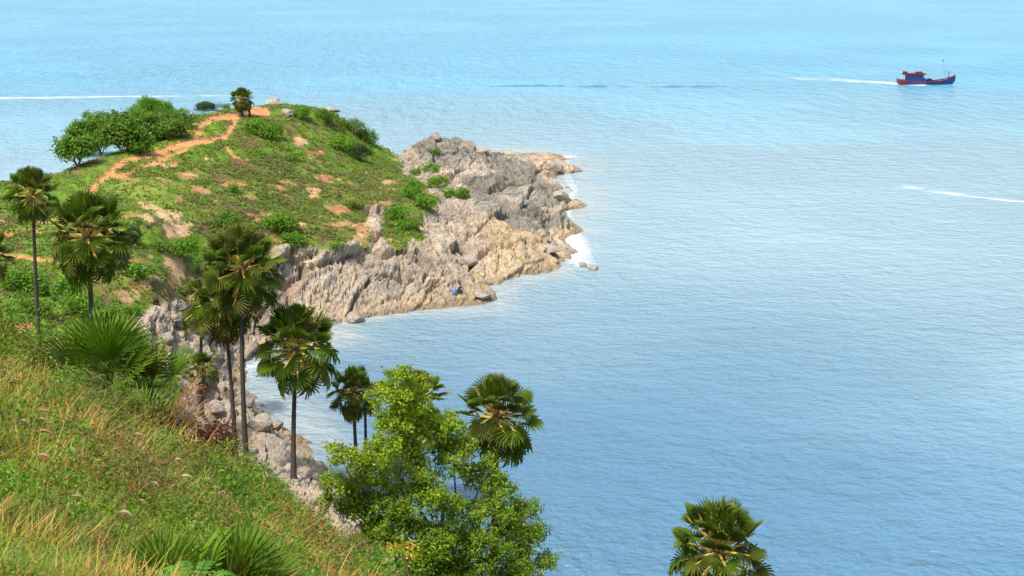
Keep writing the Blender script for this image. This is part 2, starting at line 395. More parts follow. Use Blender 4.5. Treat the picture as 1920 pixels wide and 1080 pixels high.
# colours of what the ground is made of
n1 = fbm(p3 / 11.0, 4, 101); n2 = fbm(p3 / 3.0, 4, 102); n3 = fbm(p3 / .8, 3, 103)
green = lerp(col(.10, .19, .014), col(.15, .18, .025), sstep(-.3, .4, n1 + n3 * .4))
green = lerp(green, col(.12, .245, .012), sstep(.1, .5, n2))
green = lerp(green, col(.12, .075, .04), .85 * sstep(.0, .35, fbm(p3 / np.array([4.0, 4.0, .7]), 4, 104) + n3 * .25))
face = sstep(1.25, .6, np.hypot((PX - 560) / 230, (PY - 385) / 95)) * (Dist > 140) * (1 - rock)
olive = lerp(col(.125, .125, .032), col(.115, .075, .042), sstep(-.25, .25, fbm(p3 / np.array([3.0, 3.0, .55]), 4, 107) + n3 * .3))
green = lerp(green, olive, face * .55 * sstep(-.4, .2, n2 + .1))
lawn = sstep(1.1, .5, np.hypot((PX - 270) / 85, (PY - 355) / 28)) * (Dist > 120)
green = lerp(green, col(.17, .215, .03), lawn)
gully = np.maximum(sstep(1.3, .5, np.hypot((PX - 455 + wob) / 38, (PY - 405 + wob) / 30)), sstep(1.3, .5, np.hypot((PX - 440 + wob) / 60, (PY - 318) / 20)) * .7) * (Dist > 120)
green = lerp(green, col(.115, .06, .045), gully * .75)
earth = lerp(col(.34, .155, .065), col(.46, .29, .15), sstep(-.3, .35, n2 + n3 * .3))
pale = np.maximum(sstep(1.3, .5, np.hypot((PX - 310) / 60, (PY - 415) / 45)), sstep(1.3, .6, np.hypot((PX - 765) / 60, (PY - 300) / 30))) * (Dist > 100)
earth = lerp(earth, col(.50, .34, .18), pale * .8)
ground = lerp(green, earth, em)
ground = lerp(ground, col(.47, .225, .09) * np.ones((len(V), 1)) * (1 + n3[:, None] * .2), tm)
ground = lerp(ground, col(.10, .10, .03), (Dist < 66).astype(float))
rcol = lerp(col(.44, .355, .265), col(.36, .305, .25), sstep(-.25, .3, n2))
rcol = lerp(rcol, col(.24, .19, .15), sstep(.15, .45, n1 + n3 * .5) * .6)
greyz = inpoly(PX + wob, PY + wob, [(760, 262), (830, 250), (960, 280), (1045, 330), (1060, 430), (1000, 440), (900, 400), (870, 340), (800, 310)])
rcol = lerp(rcol, lerp(col(.185, .18, .155), col(.25, .235, .20), sstep(-.2, .35, n2 + n3 * .3)), greyz * .85)
tanz = np.maximum(inpoly(PX + wob, PY + wob, [(860, 400), (1010, 440), (1100, 460), (1100, 520), (900, 600), (680, 620), (690, 560), (830, 560), (880, 520), (930, 440)]), (Z < 1.3))
rcol = lerp(rcol, lerp(col(.52, .39, .225), col(.42, .33, .22), sstep(-.3, .3, n3 + n2 * .4)), tanz * .7)
rcol = lerp(rcol, col(.48, .40, .33), sstep(.15, .45, fbm(p3 / 5.0, 3, 111)) * .6)
cc = np.zeros(len(V)); cc[sel] = (c1 - .5) * .20 + (c2 - .5) * .14 + (c3 - .5) * .10
rcol = rcol * (.93 + cc[:, None]) * np.array([.97, .955, .88])
rcol = lerp(rcol, col(.36, .19, .09), sstep(.32, .55, fbm(p3 / 3.4, 3, 112)) * .3 * (Z > 2))
wet = sstep(.80, .25, V[:, 2] + n3 * .25)
rcol = lerp(rcol, rcol * .55, wet * .8)
VC = lerp(ground, rcol, rock)

qi = (np.arange(NR - 1)[:, None] * NT + np.arange(NT - 1)[None, :]).ravel()
FQ = np.stack([qi, qi + 1, qi + NT + 1, qi + NT], 1)
FQ = FQ[V[FQ, 2].max(1) > -1.6]
fr = rock[FQ].mean(1); ft = tm[FQ].mean(1)
cls = np.where(fr > .5, 1, np.where(ft > .5, 2, 0))
def sub(name, mask, mat):
    f = FQ[mask]; u, inv = np.unique(f, return_inverse=True)
    o = nobj(name, V[u], inv.reshape(f.shape), mat, vcol=VC[u], smooth=name != 'rocky_shore')
    o.data.normals_split_custom_set_from_vertices([tuple(t) for t in N2[u]]) if name != 'rocky_shore' else None
    return tag(o, kind='structure')
ground_o = sub('ground', cls == 0, M_soil)
rock_o = sub('rocky_shore', cls == 1, M_rock)
path_o = sub('path', cls == 2, M_path)
tag(ground_o, label='green and earthy headland slopes above the bay', cat='ground')
tag(rock_o, label='jointed beige and grey rock along the shore and tip of the headland', cat='rock shore')
tag(path_o, label='bare orange footpath winding up to the hilltop', cat='path')
BV = BVHTree.FromPolygons(V.tolist(), FQ.tolist())
def hit(px, py, sink=0.0):
    """where the sight line of that pixel meets the land"""
    o = Vector((0, 0, CAM_H)); d = (Vector(P(px, py, 100)) - o).normalized()
    r = BV.ray_cast(o, d, 900)
    p = Vector(r[0]) if r[0] is not None else Vector(W(px, py))
    p.z -= sink; return p
def zat(x, y, d=0.0):
    r = BV.ray_cast(Vector((x, y, 90)), Vector((0, 0, -1)))
    return r[0].z if r[0] is not None else d

# ------------------------------------------------------------------ sea
def mat_sea():
    m, n, l, b = base_mat('sea_water', 0.17, 0.5)
    b.inputs['IOR'].default_value = 1.33
    at = n.new('ShaderNodeAttribute'); at.attribute_name = 'col'
    l.new(at.outputs['Color'], b.inputs['Base Color'])
    ge = n.new('ShaderNodeNewGeometry')
    def noise(sc, rot, sx, sy, det, rg):
        mp = n.new('ShaderNodeMapping'); mp.inputs['Rotation'].default_value = (0, 0, rot); mp.inputs['Scale'].default_value = (sx, sy, 1)
        l.new(ge.outputs['Position'], mp.inputs['Vector'])
        t = n.new('ShaderNodeTexNoise'); t.inputs['Scale'].default_value = sc; t.inputs['Detail'].default_value = det; t.inputs['Roughness'].default_value = rg
        l.new(mp.outputs[0], t.inputs['Vector']); return t.outputs['Fac']
    h1 = noise(.30, R(-12), .75, 1.0, 3, .62); h2 = noise(.9, R(20), .9, 1.0, 4, .65); h3 = noise(.09, R(-6), .6, 1.0, 2, .5)
    def mul(x, k):
        q = n.new('ShaderNodeMath'); q.operation = 'MULTIPLY'; q.inputs[1].default_value = k; l.new(x, q.inputs[0]); return q.outputs[0]
    def add(x, y):
        q = n.new('ShaderNodeMath'); q.operation = 'ADD'; l.new(x, q.inputs[0]); l.new(y, q.inputs[1]); return q.outputs[0]
    h4 = noise(.12, R(-9), 1.5, .55, 3, .65); sp = n.new('ShaderNodeSeparateXYZ'); l.new(ge.outputs['Position'], sp.inputs[0])
    op = n.new('ShaderNodeMapRange'); op.inputs[1].default_value = 180; op.inputs[2].default_value = 420; op.inputs[4].default_value = 4.2; l.new(sp.outputs['Y'], op.inputs[0])
    m4 = n.new('ShaderNodeMath'); m4.operation = 'MULTIPLY'; l.new(h4, m4.inputs[0]); l.new(op.outputs[0], m4.inputs[1])
    hh = add(add(add(mul(h1, 1.45), mul(h2, .8)), mul(h3, .2)), m4.outputs[0])
    bp = n.new('ShaderNodeBump'); bp.inputs['Distance'].default_value = 1.0
    wp = noise(.016, R(-10), .5, 1.0, 4, .6); ms = n.new('ShaderNodeMapRange'); ms.inputs[1].default_value = .35; ms.inputs[2].default_value = .65; ms.inputs[3].default_value = .55; ms.inputs[4].default_value = 1.0
    l.new(wp, ms.inputs[0]); l.new(ms.outputs[0], bp.inputs['Strength'])
    l.new(hh, bp.inputs['Height']); l.new(bp.outputs[0], b.inputs['Normal'])
    return m
M_sea = mat_sea()
sth = np.concatenate([np.arange(-60, -24, 4.0), np.arange(-24, 24.01, .2), np.arange(28, 61, 4.0)])
srr = np.concatenate([np.arange(20, 80, 6.0), np.arange(80, 300, 1.2), 300 * 1.03 ** np.arange(0, 110)])
ST, SR = np.meshgrid(np.radians(sth), srr)
SV = np.stack([SR * np.sin(ST), SR * np.cos(ST), 0 * ST], -1).reshape(-1, 3)
depth = np.full(len(SV), -9.0); nearm = (SV[:, 1] < 330) & (np.abs(SV[:, 0]) < 160)
depth[nearm] = H0(SV[nearm, :2])
s1 = fbm(SV / 55.0, 3, 121); s2 = fbm(SV / 14.0, 3, 122)
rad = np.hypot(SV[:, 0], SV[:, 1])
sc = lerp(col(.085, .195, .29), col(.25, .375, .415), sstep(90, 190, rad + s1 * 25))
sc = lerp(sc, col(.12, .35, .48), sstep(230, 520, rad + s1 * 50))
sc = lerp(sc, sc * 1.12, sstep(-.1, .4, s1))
sc = lerp(sc, col(.36, .41, .39), sstep(-3.6, -.3, depth + s2 * .8) * .75 * sstep(96, 118, SV[:, 1]))
qi = (np.arange(len(srr) - 1)[:, None] * len(sth) + np.arange(len(sth) - 1)[None, :]).ravel()
sea = nobj('sea', SV, np.stack([qi, qi + 1, qi + len(sth) + 1, qi + len(sth)], 1), M_sea, vcol=sc, smooth=True)
tag(sea, kind='structure')

# foam: patches of sheet with a broken, see-through pattern
def mat_foam(name, thr, scale, stretch=(1, 1, 1), strength=0.9):
    m, n, l, b = base_mat(name, 0.9, 0.1)
    b.inputs['Base Color'].default_value = (.82, .86, .87, 1)
    at = n.new('ShaderNodeAttribute'); at.attribute_name = 'col'
    ge = n.new('ShaderNodeNewGeometry'); mp = n.new('ShaderNodeMapping'); mp.inputs['Scale'].default_value = stretch
    l.new(ge.outputs['Position'], mp.inputs['Vector'])
    no = n.new('ShaderNodeTexNoise'); no.inputs['Scale'].default_value = scale; no.inputs['Detail'].default_value = 6; no.inputs['Roughness'].default_value = .65
    l.new(mp.outputs[0], no.inputs['Vector'])
    ad = n.new('ShaderNodeMath'); ad.operation = 'ADD'; l.new(no.outputs['Fac'], ad.inputs[0]); l.new(at.outputs['Fac'], ad.inputs[1])
    mr = n.new('ShaderNodeMapRange'); mr.inputs[1].default_value = thr; mr.inputs[2].default_value = thr + .45; mr.inputs[4].default_value = strength
    l.new(ad.outputs[0], mr.inputs[0]); l.new(mr.outputs[0], b.inputs['Alpha'])
    return m
M_foam = mat_foam('shore_foam', .88, 1.3)
M_wake = mat_foam('wake_foam', 1.0, .35, (.35, 1, 1))
def strip(name, pix, wid, amt, mat, label, z=.03, n=60, cat='foam'):
    """a foam ribbon along the given sea pixels, wid in metres either side, amt = how thick the foam is along it"""
    c = np.array([W(*p) for p in pix]); t = np.linspace(0, len(c) - 1, n)
    cx = np.stack([np.interp(t, np.arange(len(c)), c[:, k]) for k in range(2)], 1)
    wd = np.interp(t, np.arange(len(c)), wid) if hasattr(wid, '__len__') else np.full(n, wid)
    am = np.interp(t, np.arange(len(c)), amt) if hasattr(amt, '__len__') else np.full(n, amt)
    tg = np.gradient(cx, axis=0); tg /= np.linalg.norm(tg, axis=1, keepdims=True); nn = np.stack([-tg[:, 1], tg[:, 0]], 1)
    rows = (-1, -.6, -.2, .2, .6, 1); VV = []; A = []
    for r_ in rows:
        p = cx + nn * (wd * r_)[:, None]; VV.append(np.c_[p, np.full(n, z)]); A.append(am * (1 - abs(r_) ** 1.5))
    VV = np.stack(VV, 1).reshape(-1, 3); A = np.stack(A, 1).ravel()
    k = len(rows); qi = (np.arange(n - 1)[:, None] * k + np.arange(k - 1)[None, :]).ravel()
    o = nobj(name, VV, np.stack([qi, qi + 1, qi + k + 1, qi + k], 1), mat, vcol=np.repeat(A[:, None], 3, 1))
    return tag(o, label, cat, kind='stuff')
strip('wake', [(-60, 185), (100, 183), (250, 181), (430, 180), (560, 178), (760, 177), (960, 174), (1150, 170)], [8, 8, 7, 8, 10, 11, 11, 11], [.72, .74, .7, .58, .46, .4, .36, .2], M_wake, 'long straight white wake crossing the sea behind the headland', n=160)
strip('wake', [(1180, 149), (1330, 148), (1480, 147), (1540, 148), (1600, 152), (1650, 155), (1700, 158), (1735, 160)], [14, 18, 18, 16, 12, 9, 6, 4], [.25, .48, .58, .66, .70, .8, .95, 1.0], M_wake, 'white wake trailing behind the fishing boat')
strip('wake', [(1620, 338), (1680, 349), (1740, 358), (1820, 369), (1930, 380), (2050, 388)], [6, 5.5, 4, 2.6, 2, 1.8], [.3, .5, .66, .76, .8, .8], M_wake, 'thin curved white wake at the right edge of the sea', n=90)
strip('wake', [(1240, 336), (1320, 348), (1400, 352)], [3, 3, 3], [.2, .38, .1], M_wake, 'faint pale streak on the sea off the headland tip')
strip('foam', [(960, 285), (1000, 290), (1040, 295), (1070, 294), (1105, 295)], [3, 4, 5, 4, 2], [.5, .7, .95, .7, .2], M_foam, 'white surf breaking at the far tip of the headland')
strip('foam', [(1060, 300), (1062, 325), (1078, 358), (1062, 385), (1060, 405), (1045, 425), (1056, 447), (1075, 470), (1090, 495), (1110, 510)], [2.5, 2, 2, 2, 2.5, 4, 5, 5, 4, 3], [.5, .5, .5, .5, .6, .85, .9, .7, .6, .3], M_foam, 'white surf along the right side of the headland rocks', n=120)
strip('foam', [(1060, 512), (990, 526), (935, 555), (885, 580), (800, 592), (740, 598), (690, 606), (650, 632), (600, 650), (520, 668), (470, 690)], [2.2, 2, 2, 2, 1.6, 1.5, 1.6, 1.6, 1.5, 1.5, 3], [.4, .4, .4, .32, .28, .26, .3, .34, .3, .35, .7], M_foam, 'thin pale foam along the inner cove rocks', n=160)
strip('foam', [(462, 690), (475, 720), (500, 748), (550, 795), (610, 855), (670, 930)], [2, 1.4, 1, .8, .8, .8], [.6, .35, .28, .24, .24, .24], M_foam, 'pale foam line along the near shore of the cove', n=80)
# wash waves of the boat: low ridges in the water surface
def ridge(pix, wid, hgt, label, seed):
    c = np.array([W(*p) for p in pix]); n = 260; t = np.linspace(0, len(c) - 1, n)
    cx = np.stack([np.interp(t, np.arange(len(c)), c[:, k]) for k in range(2)], 1)
    amp = np.clip(fbm(np.c_[cx / 9.0, np.zeros(n)], 3, seed) * 3.2 + .05, 0, 1) * np.sin(np.linspace(0, np.pi, n)) ** .5
    VV = []
    for off, h in ((-1, -.03), (-.35, .62), (0, 1.0), (.5, .5), (1, -.03)):
        VV.append(np.c_[cx[:, 0], cx[:, 1] + off * wid, np.where(h > 0, h * hgt * amp - .02, h)])
    VV = np.stack(VV, 1).reshape(-1, 3); qi = (np.arange(n - 1)[:, None] * 5 + np.arange(4)[None, :]).ravel()
    o = nobj('wash_wave', VV, np.stack([qi, qi + 1, qi + 6, qi + 5], 1), M_sea, vcol=np.tile(col(.05, .20, .28), (len(VV), 1)), smooth=True)  # water colour darkened to stand in for weaker sky reflection on wave faces
    tag(o, label, 'wave', kind='stuff')
ridge([(900, 162), (1010, 161), (1130, 163), (1260, 163), (1420, 162)], 2.2, .5, 'dark broken line of wash waves behind the fishing boat', 131)

# ------------------------------------------------------------------ palms
def fan_mesh(name, mat, seed, Rd=1.0, nseg=24, span=250, split=.5, cup=.15, droop=.25, lp=1.0, wid=1.0, tw=.03, bend=0.0):
    rng = random.Random(seed); vs = [(0, lp, 0)]; fs = []
    for k in range(nseg):
        t = R(-span / 2 + span * (k + .5) / nseg); dt = R(span) / nseg / 2 * wid
        L = Rd * (.78 + .22 * math.cos(t * .55)) * rng.uniform(.9, 1.06)
        dr = droop * rng.uniform(.5, 1.5)
        def pt(r, a, z): return (r * math.sin(a), lp + r * math.cos(a), z)
        def zz(r): x = r / Rd; return cup * x * (1 - .3 * x) * Rd - dr * max(0, x - split * .8) ** 1.6 * Rd
        b = len(vs); r1, r2 = L * split, L * .78
        dt2 = dt * .62
        vs += [pt(r1, t - dt, zz(r1) - tw), pt(r1, t, zz(r1) + tw), pt(r1, t + dt, zz(r1) - tw),
               pt(r2, t - dt2, zz(r2) - tw), pt(r2, t, zz(r2) + tw * .6), pt(r2, t + dt2, zz(r2) - tw), pt(L, t + rng.uniform(-.03, .03), zz(L) - dr * .1)]
        fs += [(0, b, b + 1), (0, b + 1, b + 2), (b, b + 3, b + 4, b + 1), (b + 1, b + 4, b + 5, b + 2), (b + 3, b + 6, b + 4), (b + 4, b + 6, b + 5)]
    cb_, sb_ = math.cos(R(bend)), math.sin(R(bend))
    vs = [(x, lp + (y - lp) * cb_ - z * sb_ * -1, z * cb_ - (y - lp) * sb_) for x, y, z in vs]
    me = bpy.data.meshes.new(name); me.from_pydata(vs, [], [f[::-1] for f in fs]); me.materials.append(mat); me.update(); return me
LEAF = {m: [fan_mesh('leaf', M_palm[m], 10 * m + s, cup=c, droop=d, span=sp, Rd=.74, lp=1.14, split=.38, nseg=22, wid=.86, bend=bd, tw=.035) for s, (c, d, sp, bd) in enumerate([(.40, .15, 230, -14), (.50, .4, 260, 8), (.35, .5, 260, 26), (.3, .7, 270, 48)])] for m in range(3)}
DEADLEAF = [fan_mesh('dead_leaf', M_dead, 70 + s, cup=.5, droop=.9, span=120, nseg=13, lp=.7, split=.35) for s in range(3)]
def petiole_mesh(mat, L=.98):
    return MB().tube([(0, 0, 0), (0, L * .5, .03), (0, L, 0), (0, L + .25, .02)], [.075, .046, .032, .010], 5).mesh('petiole', mat)
PET = petiole_mesh(M_petiole, 1.16); PETD = petiole_mesh(M_petiole_dead, .72)
HEART = None
def put_leaf(root, me, pet, org, az, el, roll, s, name='leaf'):
    o = bpy.data.objects.new(name, me); link(o, root)
    # local +Y = outwards, +Z = upper face
    o.rotation_mode = 'QUATERNION'
    q = Euler((0, 0, az)).to_quaternion() @ Euler((el, 0, 0)).to_quaternion() @ Euler((0, roll, 0)).to_quaternion()
    o.rotation_quaternion = q; o.location = org; o.scale = (s, s, s)
    pe = bpy.data.objects.new('petiole', pet); link(pe, o)
    return o
def trunk_mesh(base, top, r0, r1, bend, rng):
    m = MB(); n = 26; ps = []; rs = []
    b = Vector(base); t = Vector(top); side = Vector((rng.uniform(-1, 1), rng.uniform(-1, 1), 0)) * bend * 2.2
    for i in range(n + 1):
        u = i / n; p = b.lerp(t, u) + side * math.sin(u * math.pi) ; ps.append(p)
        flare = .55 * math.exp(-u * 9)
        rs.append((r0 + (r1 - r0) * u) * (1 + flare) * (1 + (.07 if i % 2 else -.04)) )
    m.tube(ps, rs, 10); return m
def palm(label, cpx, cpy, D, wpx, bpx=None, bpy_=None, n=50, dead=0, seed=0, yellow=.15, up=1.0, name='sugar_palm', rad=.16, low=-62):
    """crown centre at that pixel and distance; wpx its width in the picture"""
    rng = random.Random(seed); c = Vector(P(cpx, cpy, D)); rho = (c - Vector((0, 0, CAM_H))).length
    s = wpx / FPX * rho / 2 / 1.74
    bx = Vector(P(bpx if bpx is not None else cpx, cpy, D)).x
    g = zat(bx, D, c.z - 9)
    root = empty(name, (bx, D, g), 0, label=label, cat='palm tree', group='sugar palms on the slopes round the cove')
    top = c - root.location
    trunk_mesh((0, 0, -.4), top, rad * 1.15, rad * .78, .12, rng).build('trunk', M_trunk, root, True)
    hm = MB(); 
    hm.tube([top + Vector((0, 0, -.75 * s)), top + Vector((0, 0, -.25 * s)), top + Vector((0, 0, .2 * s)), top + Vector((0, 0, .55 * s))], [rad * .8, .30 * s, .24 * s, .05 * s], 9)
    hm.build('crown_shaft', M_heart, root, True)
    for k in range(n):
        u = (k + .5) / n                       # 0 youngest, on top
        el = R(88 + (low - 88) * u ** 1.05 + rng.uniform(-9, 9)); az = k * 2.39996 + rng.uniform(-.25, .25) + seed
        mi = 0 if rng.random() > yellow + .22 * (u > .5) + .12 * (u < .25) else (1 if rng.random() > .3 else 2)
        me = LEAF[mi][rng.choice([0, 0, 1]) if u < .5 else rng.choice([1, 2, 3])]
        sc = s * (.86 + .2 * math.sin(min(1, u * 1.6) * math.pi / 2)) * rng.uniform(.9, 1.08)
        o = put_leaf(root, me, PET, top + Vector((0, 0, (.30 - .55 * u) * s)), az, el, R(rng.uniform(-28, 28)), sc)
    for k in range(dead):
        az = k * 2.4 + seed; o = put_leaf(root, rng.choice(DEADLEAF), PETD, top + Vector((0, 0, (-.35 - .5 * k / max(1, dead)) * s)), az, R(rng.uniform(-88, -66)), R(rng.uniform(-30, 30)), s * rng.uniform(.8, 1.1), 'dead_leaf')
    return root
palm('slender sugar palm at far left with a tall thin bare trunk', 62, 368, 90, 96, 52, n=42, seed=1, rad=.13)
palm('sugar palm cut by the left edge of the view, only frond tips showing', -22, 482, 84, 92, -18, n=34, seed=2, yellow=.5)
palm('full sugar palm on the left slope behind the fan palm clump', 166, 448, 80, 158, 165, n=50, seed=3, yellow=.22)
palm('tallest sugar palm, with a full crown and straight dark trunk, in the palm cluster', 455, 505, 94, 152, 446, n=60, seed=4, yellow=.3, rad=.165)
palm('sugar palm in the cluster with a shaggy skirt of brown dead fronds down its trunk', 418, 560, 96, 136, 428, n=42, dead=16, seed=5, yellow=.4, rad=.14)
palm('small leaning sugar palm left of the tall cluster with a reddish dead frond', 376, 575, 116, 96, 362, n=30, dead=4, seed=6, yellow=.55, rad=.14)
palm('short shaggy palm standing low among the shore rocks', 381, 697, 106, 68, 376, n=30, dead=7, seed=7, yellow=.6, rad=.17, low=-20)
palm('dark sugar palm standing alone at the edge of the cove rocks', 557, 655, 95, 160, 541, n=52, seed=8, rad=.165, yellow=.12)
palm('sugar palm left of the leafy tree with a hanging pale dead skirt', 662, 735, 100, 92, 668, n=38, dead=9, seed=9, rad=.14)
palm('slimmer twin sugar palm close against the palm with the pale dead skirt', 684, 742, 102, 70, 681, n=30, seed=10, rad=.12)
palm('sugar palm half hidden behind the right shoulder of the leafy tree top', 782, 755, 96, 120, 785, n=40, seed=11, yellow=.45)
palm('sugar palm with bright yellow leaf stalks rising right of the leafy tree', 933, 785, 72, 160, 920, n=48, seed=12, yellow=.2)
palm('sugar palm crown alone at the bottom right over open water', 1346, 1035, 63, 186, 1346, n=50, seed=13, yellow=.15, rad=.2)
hp = hit(453, 220)
palm('small dark palm on the very top of the headland hill', 454, 187, hp.y, 42, 455, n=64, seed=14, yellow=.0, rad=.22, low=-75)

# ------------------------------------------------------------------ leaf clouds: trees and shrubs
def leaf_quads(cen, nor, size, asp, rng):
    """diamond leaves, folded a little"""
    n = len(cen); r = rng.normal(size=(n, 3)); t = np.cross(nor, r); t /= np.linalg.norm(t, axis=1, keepdims=True) + 1e-9; b = np.cross(nor, t)
    L = size[:, None] * t; Wd = size[:, None] * asp * b
    v = np.stack([cen - L, cen + Wd - L * .1, cen + L, cen - Wd - L * .1], 1).reshape(-1, 3)
    f = np.arange(4 * n).reshape(n, 4); return v, f
def lobes_leaves(lobes, dens, size, pal, rng, tips=.3, asp=.55, sprig=6, shell=.55):
    """lobes: (centre, radii) -> leaves gathered in sprigs mostly near each lobe's surface"""
    Vs, Cs = [], []
    for c, r in lobes:
        r = np.asarray(r, float); area = (r[0] * r[1] + r[0] * r[2] + r[1] * r[2]) * 4
        k = max(6, int(area * dens / sprig))
        d = rng.normal(size=(k, 3)); d /= np.linalg.norm(d, axis=1, keepdims=True); d[:, 2] = np.where(d[:, 2] < -.5, -d[:, 2], d[:, 2])
        q = shell + (1 - shell) * rng.random(k) ** .6
        q *= 1 + .22 * vnoise(d * 2.3 + np.asarray(c)[None] * .7, 5)
        sc = np.asarray(c) + d * r * q[:, None]
        nn = d / r; nn /= np.linalg.norm(nn, axis=1, keepdims=True)
        tint = rng.random(k)
        off = rng.normal(size=(k, sprig, 3)) * size * 1.25
        cen = (sc[:, None] + off).reshape(-1, 3)
        no = (nn[:, None] * .9 + rng.normal(size=(k, sprig, 3)) * .6 + np.array([0, 0, .35])).reshape(-1, 3); no /= np.linalg.norm(no, axis=1, keepdims=True)
        s = size * rng.uniform(.6, 1.25, len(cen))
        v, f = leaf_quads(cen, no, s, asp, rng); Vs.append(v)
        tt = np.repeat(tint, sprig) * .7 + rng.random(len(cen)) * .3
        cc = np.array([pal[min(len(pal) - 1, int(x * len(pal)))] for x in tt]) * rng.uniform(.75, 1.25, (len(cen), 1))
        Cs.append(cc)
    v = np.concatenate(Vs); return v, np.arange(len(v)).reshape(-1, 4), np.concatenate(Cs)
GREEN = [(.07, .15, .012), (.095, .19, .013), (.12, .225, .014), (.155, .26, .016)]
BRIGHT = [(.07, .17, .010), (.12, .27, .010), (.17, .31, .012)]
DARKG = [(.03, .065, .014), (.04, .085, .014), (.05, .10, .016)]
TREEG = [(.09, .18, .010), (.12, .225, .010), (.15, .265, .010), (.185, .30, .012), (.24, .33, .016), (.18, .16, .025)]

def branch_between(a, b, r0, r1, rng, k=5, wob=.18):
    m = MB(); a = Vector(a); b = Vector(b); L = (b - a).length; ps = [a]
    for i in range(1, k):
        u = i / k; ps.append(a.lerp(b, u) + Vector((rng.uniform(-1, 1), rng.uniform(-1, 1), rng.uniform(-.3, 1))) * L * wob * math.sin(u * math.pi) * .5)
    ps.append(b); rs = [r0 + (r1 - r0) * i / k for i in range(k + 1)]
    return m.tube(ps, rs, 7)
def big_tree():
    rng = random.Random(5); nr = np.random.default_rng(5); D0 = 58.0
    L = [(752, 712, 30, 0), (790, 722, 18, .6), (735, 752, 44, -.3), (775, 768, 46, .4), (737, 800, 34, -.5), (775, 820, 60, .2), (832, 812, 46, 1.0), (712, 850, 36, -1.2), (640, 862, 30, -1.6), (628, 912, 30, -1.4),
         (612, 945, 18, -1.4), (690, 905, 52, -.4), (668, 960, 34, -.8), (712, 1015, 44, -1.0), (755, 1000, 50, -.6), (800, 1085, 60, -.5), (690, 1000, 26, -.6), (760, 890, 66, 0), (850, 870, 54, .8), (905, 900, 46, 1.4), (940, 935, 46, 1.0), (985, 968, 40, 1.4), (1000, 1008, 30, 1.2), (800, 945, 62, -.6), (720, 962, 46, -.8), (905, 975, 54, .4),
         (960, 1020, 56, .9), (890, 1040, 66, -.2), (820, 1020, 54, -.9), (1022, 1058, 26, 1.1), (970, 1085, 60, .4), (880, 1110, 80, 0), (780, 1060, 46, -1.2), (660, 945, 26, -1.0)]
    g = P(830, 1000, D0 + 1); gz = zat(g[0], g[1])
    root = empty('broadleaf_tree', (g[0], g[1], gz), 0, label='big bright green leafy tree in front of the cove, with an uneven crown', cat='tree')
    o3 = np.array([g[0], g[1], gz]); lob = []
    for px, py, r, dd in L:
        c = P(px, py, D0 + dd * 1.6) - o3; rm = r / FPX * D0; lob.append((c, (rm * .88, rm * .95, rm * .82)))
        for k in range(5):       # smaller tufts break the outline
            d = nr.normal(size=3); d /= np.linalg.norm(d); d[2] = abs(d[2]) * .8
            lob.append((c + d * rm * nr.uniform(.9, 1.2), np.array([1, 1, .9]) * rm * nr.uniform(.22, .40)))
    v, f, cc = lobes_leaves(lob, 165, .076, TREEG, nr, sprig=7, shell=.5)
    # young leaves at the top are yellower
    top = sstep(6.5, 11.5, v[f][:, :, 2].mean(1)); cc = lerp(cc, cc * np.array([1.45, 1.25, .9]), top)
    cr = nobj('crown', v, f, M_foliage, root, fcol=cc); cr['kind'] = 'stuff'
    hub = Vector((0.1, 0, 2.6))
    MB().tube([(0, 0, -.5), (.1, 0, .8), (.0, .1, 1.8), hub], [.34, .27, .23, .2], 9).build('trunk', M_bark, root, True)
    for i in (2, 5, 8, 11, 12, 14, 16, 18, 19, 20, 21, 22, 23, 9):
        branch_between(hub, lob[i * 6][0], .12, .025, rng, 6).build('branch', M_bark, root, True)
    for i in range(26):           # bare twigs poking out of the crown
        c, r = lob[(i * 6 + 6 * (i % 5)) % len(lob)]
        d = Vector((rng.uniform(-1, 1), rng.uniform(-1, .2), rng.uniform(-.2, 1))).normalized()
        branch_between(Vector(c), Vector(c) + d * (r[0] * 1.35), .02, .006, rng, 3, .3).build('twig', M_bark, root, True)
big_tree()

def shrub(label, px, py, w, h, pal, group=None, name='shrub', cat='shrub', seed=0, D=None, size=.13, dens=36, lob=7, mat=None, flat=1.0):
    """a shrub whose foot shows at that pixel, w x h pixels large"""
    nr = np.random.default_rng(seed + 1000); p = hit(px, py) if D is None else Vector(P(px, py, D))
    dz = 0.0
    if D is not None: gz = zat(p.x, p.y); p.z = min(p.z, gz + 2.5); dz = max(0, p.z - gz)
    rho = (p - Vector((0, 0, CAM_H))).length; k = rho / FPX; wm, hm = w * k, h * k
    root = empty(name, p, 0, label=label, cat=cat, group=group)
    lobs = []
    for i in range(lob):
        x = nr.uniform(-.40, .40) * wm; y = nr.uniform(-.3, .3) * wm * flat; t = nr.uniform(.25, .80) * (1 - (abs(x) / wm) * .9)
        rr_ = nr.uniform(.24, .36) * min(wm, hm * 1.5); lobs.append((np.array([x, y, t * hm]), np.array([rr_ * 1.15, rr_ * 1.1, min(rr_, hm * .38)])))
    if size > .17:
        for i in range(lob * 2):
            c, r_ = lobs[i % lob]; d = nr.normal(size=3); d /= np.linalg.norm(d); d[2] = abs(d[2]); lobs.append((c + d * r_ * nr.uniform(.95, 1.35), r_ * nr.uniform(.22, .42)))
    v, f, cc = lobes_leaves(lobs, dens, size, pal, nr, sprig=5)
    nobj('foliage', v, f, mat or M_foliage, root, fcol=cc)
    m = MB(); rg = random.Random(seed)
    for i in range(min(4, lob)):
        b = branch_between((rg.uniform(-.1, .1), rg.uniform(-.1, .1), -.3 - dz), lobs[i][0], .05 + .012 * hm, .02, rg, 4); m.add(b.v, b.f)
    m.build('stem', M_bark, root)
    return root
GB = 'bushes on the headland slopes'
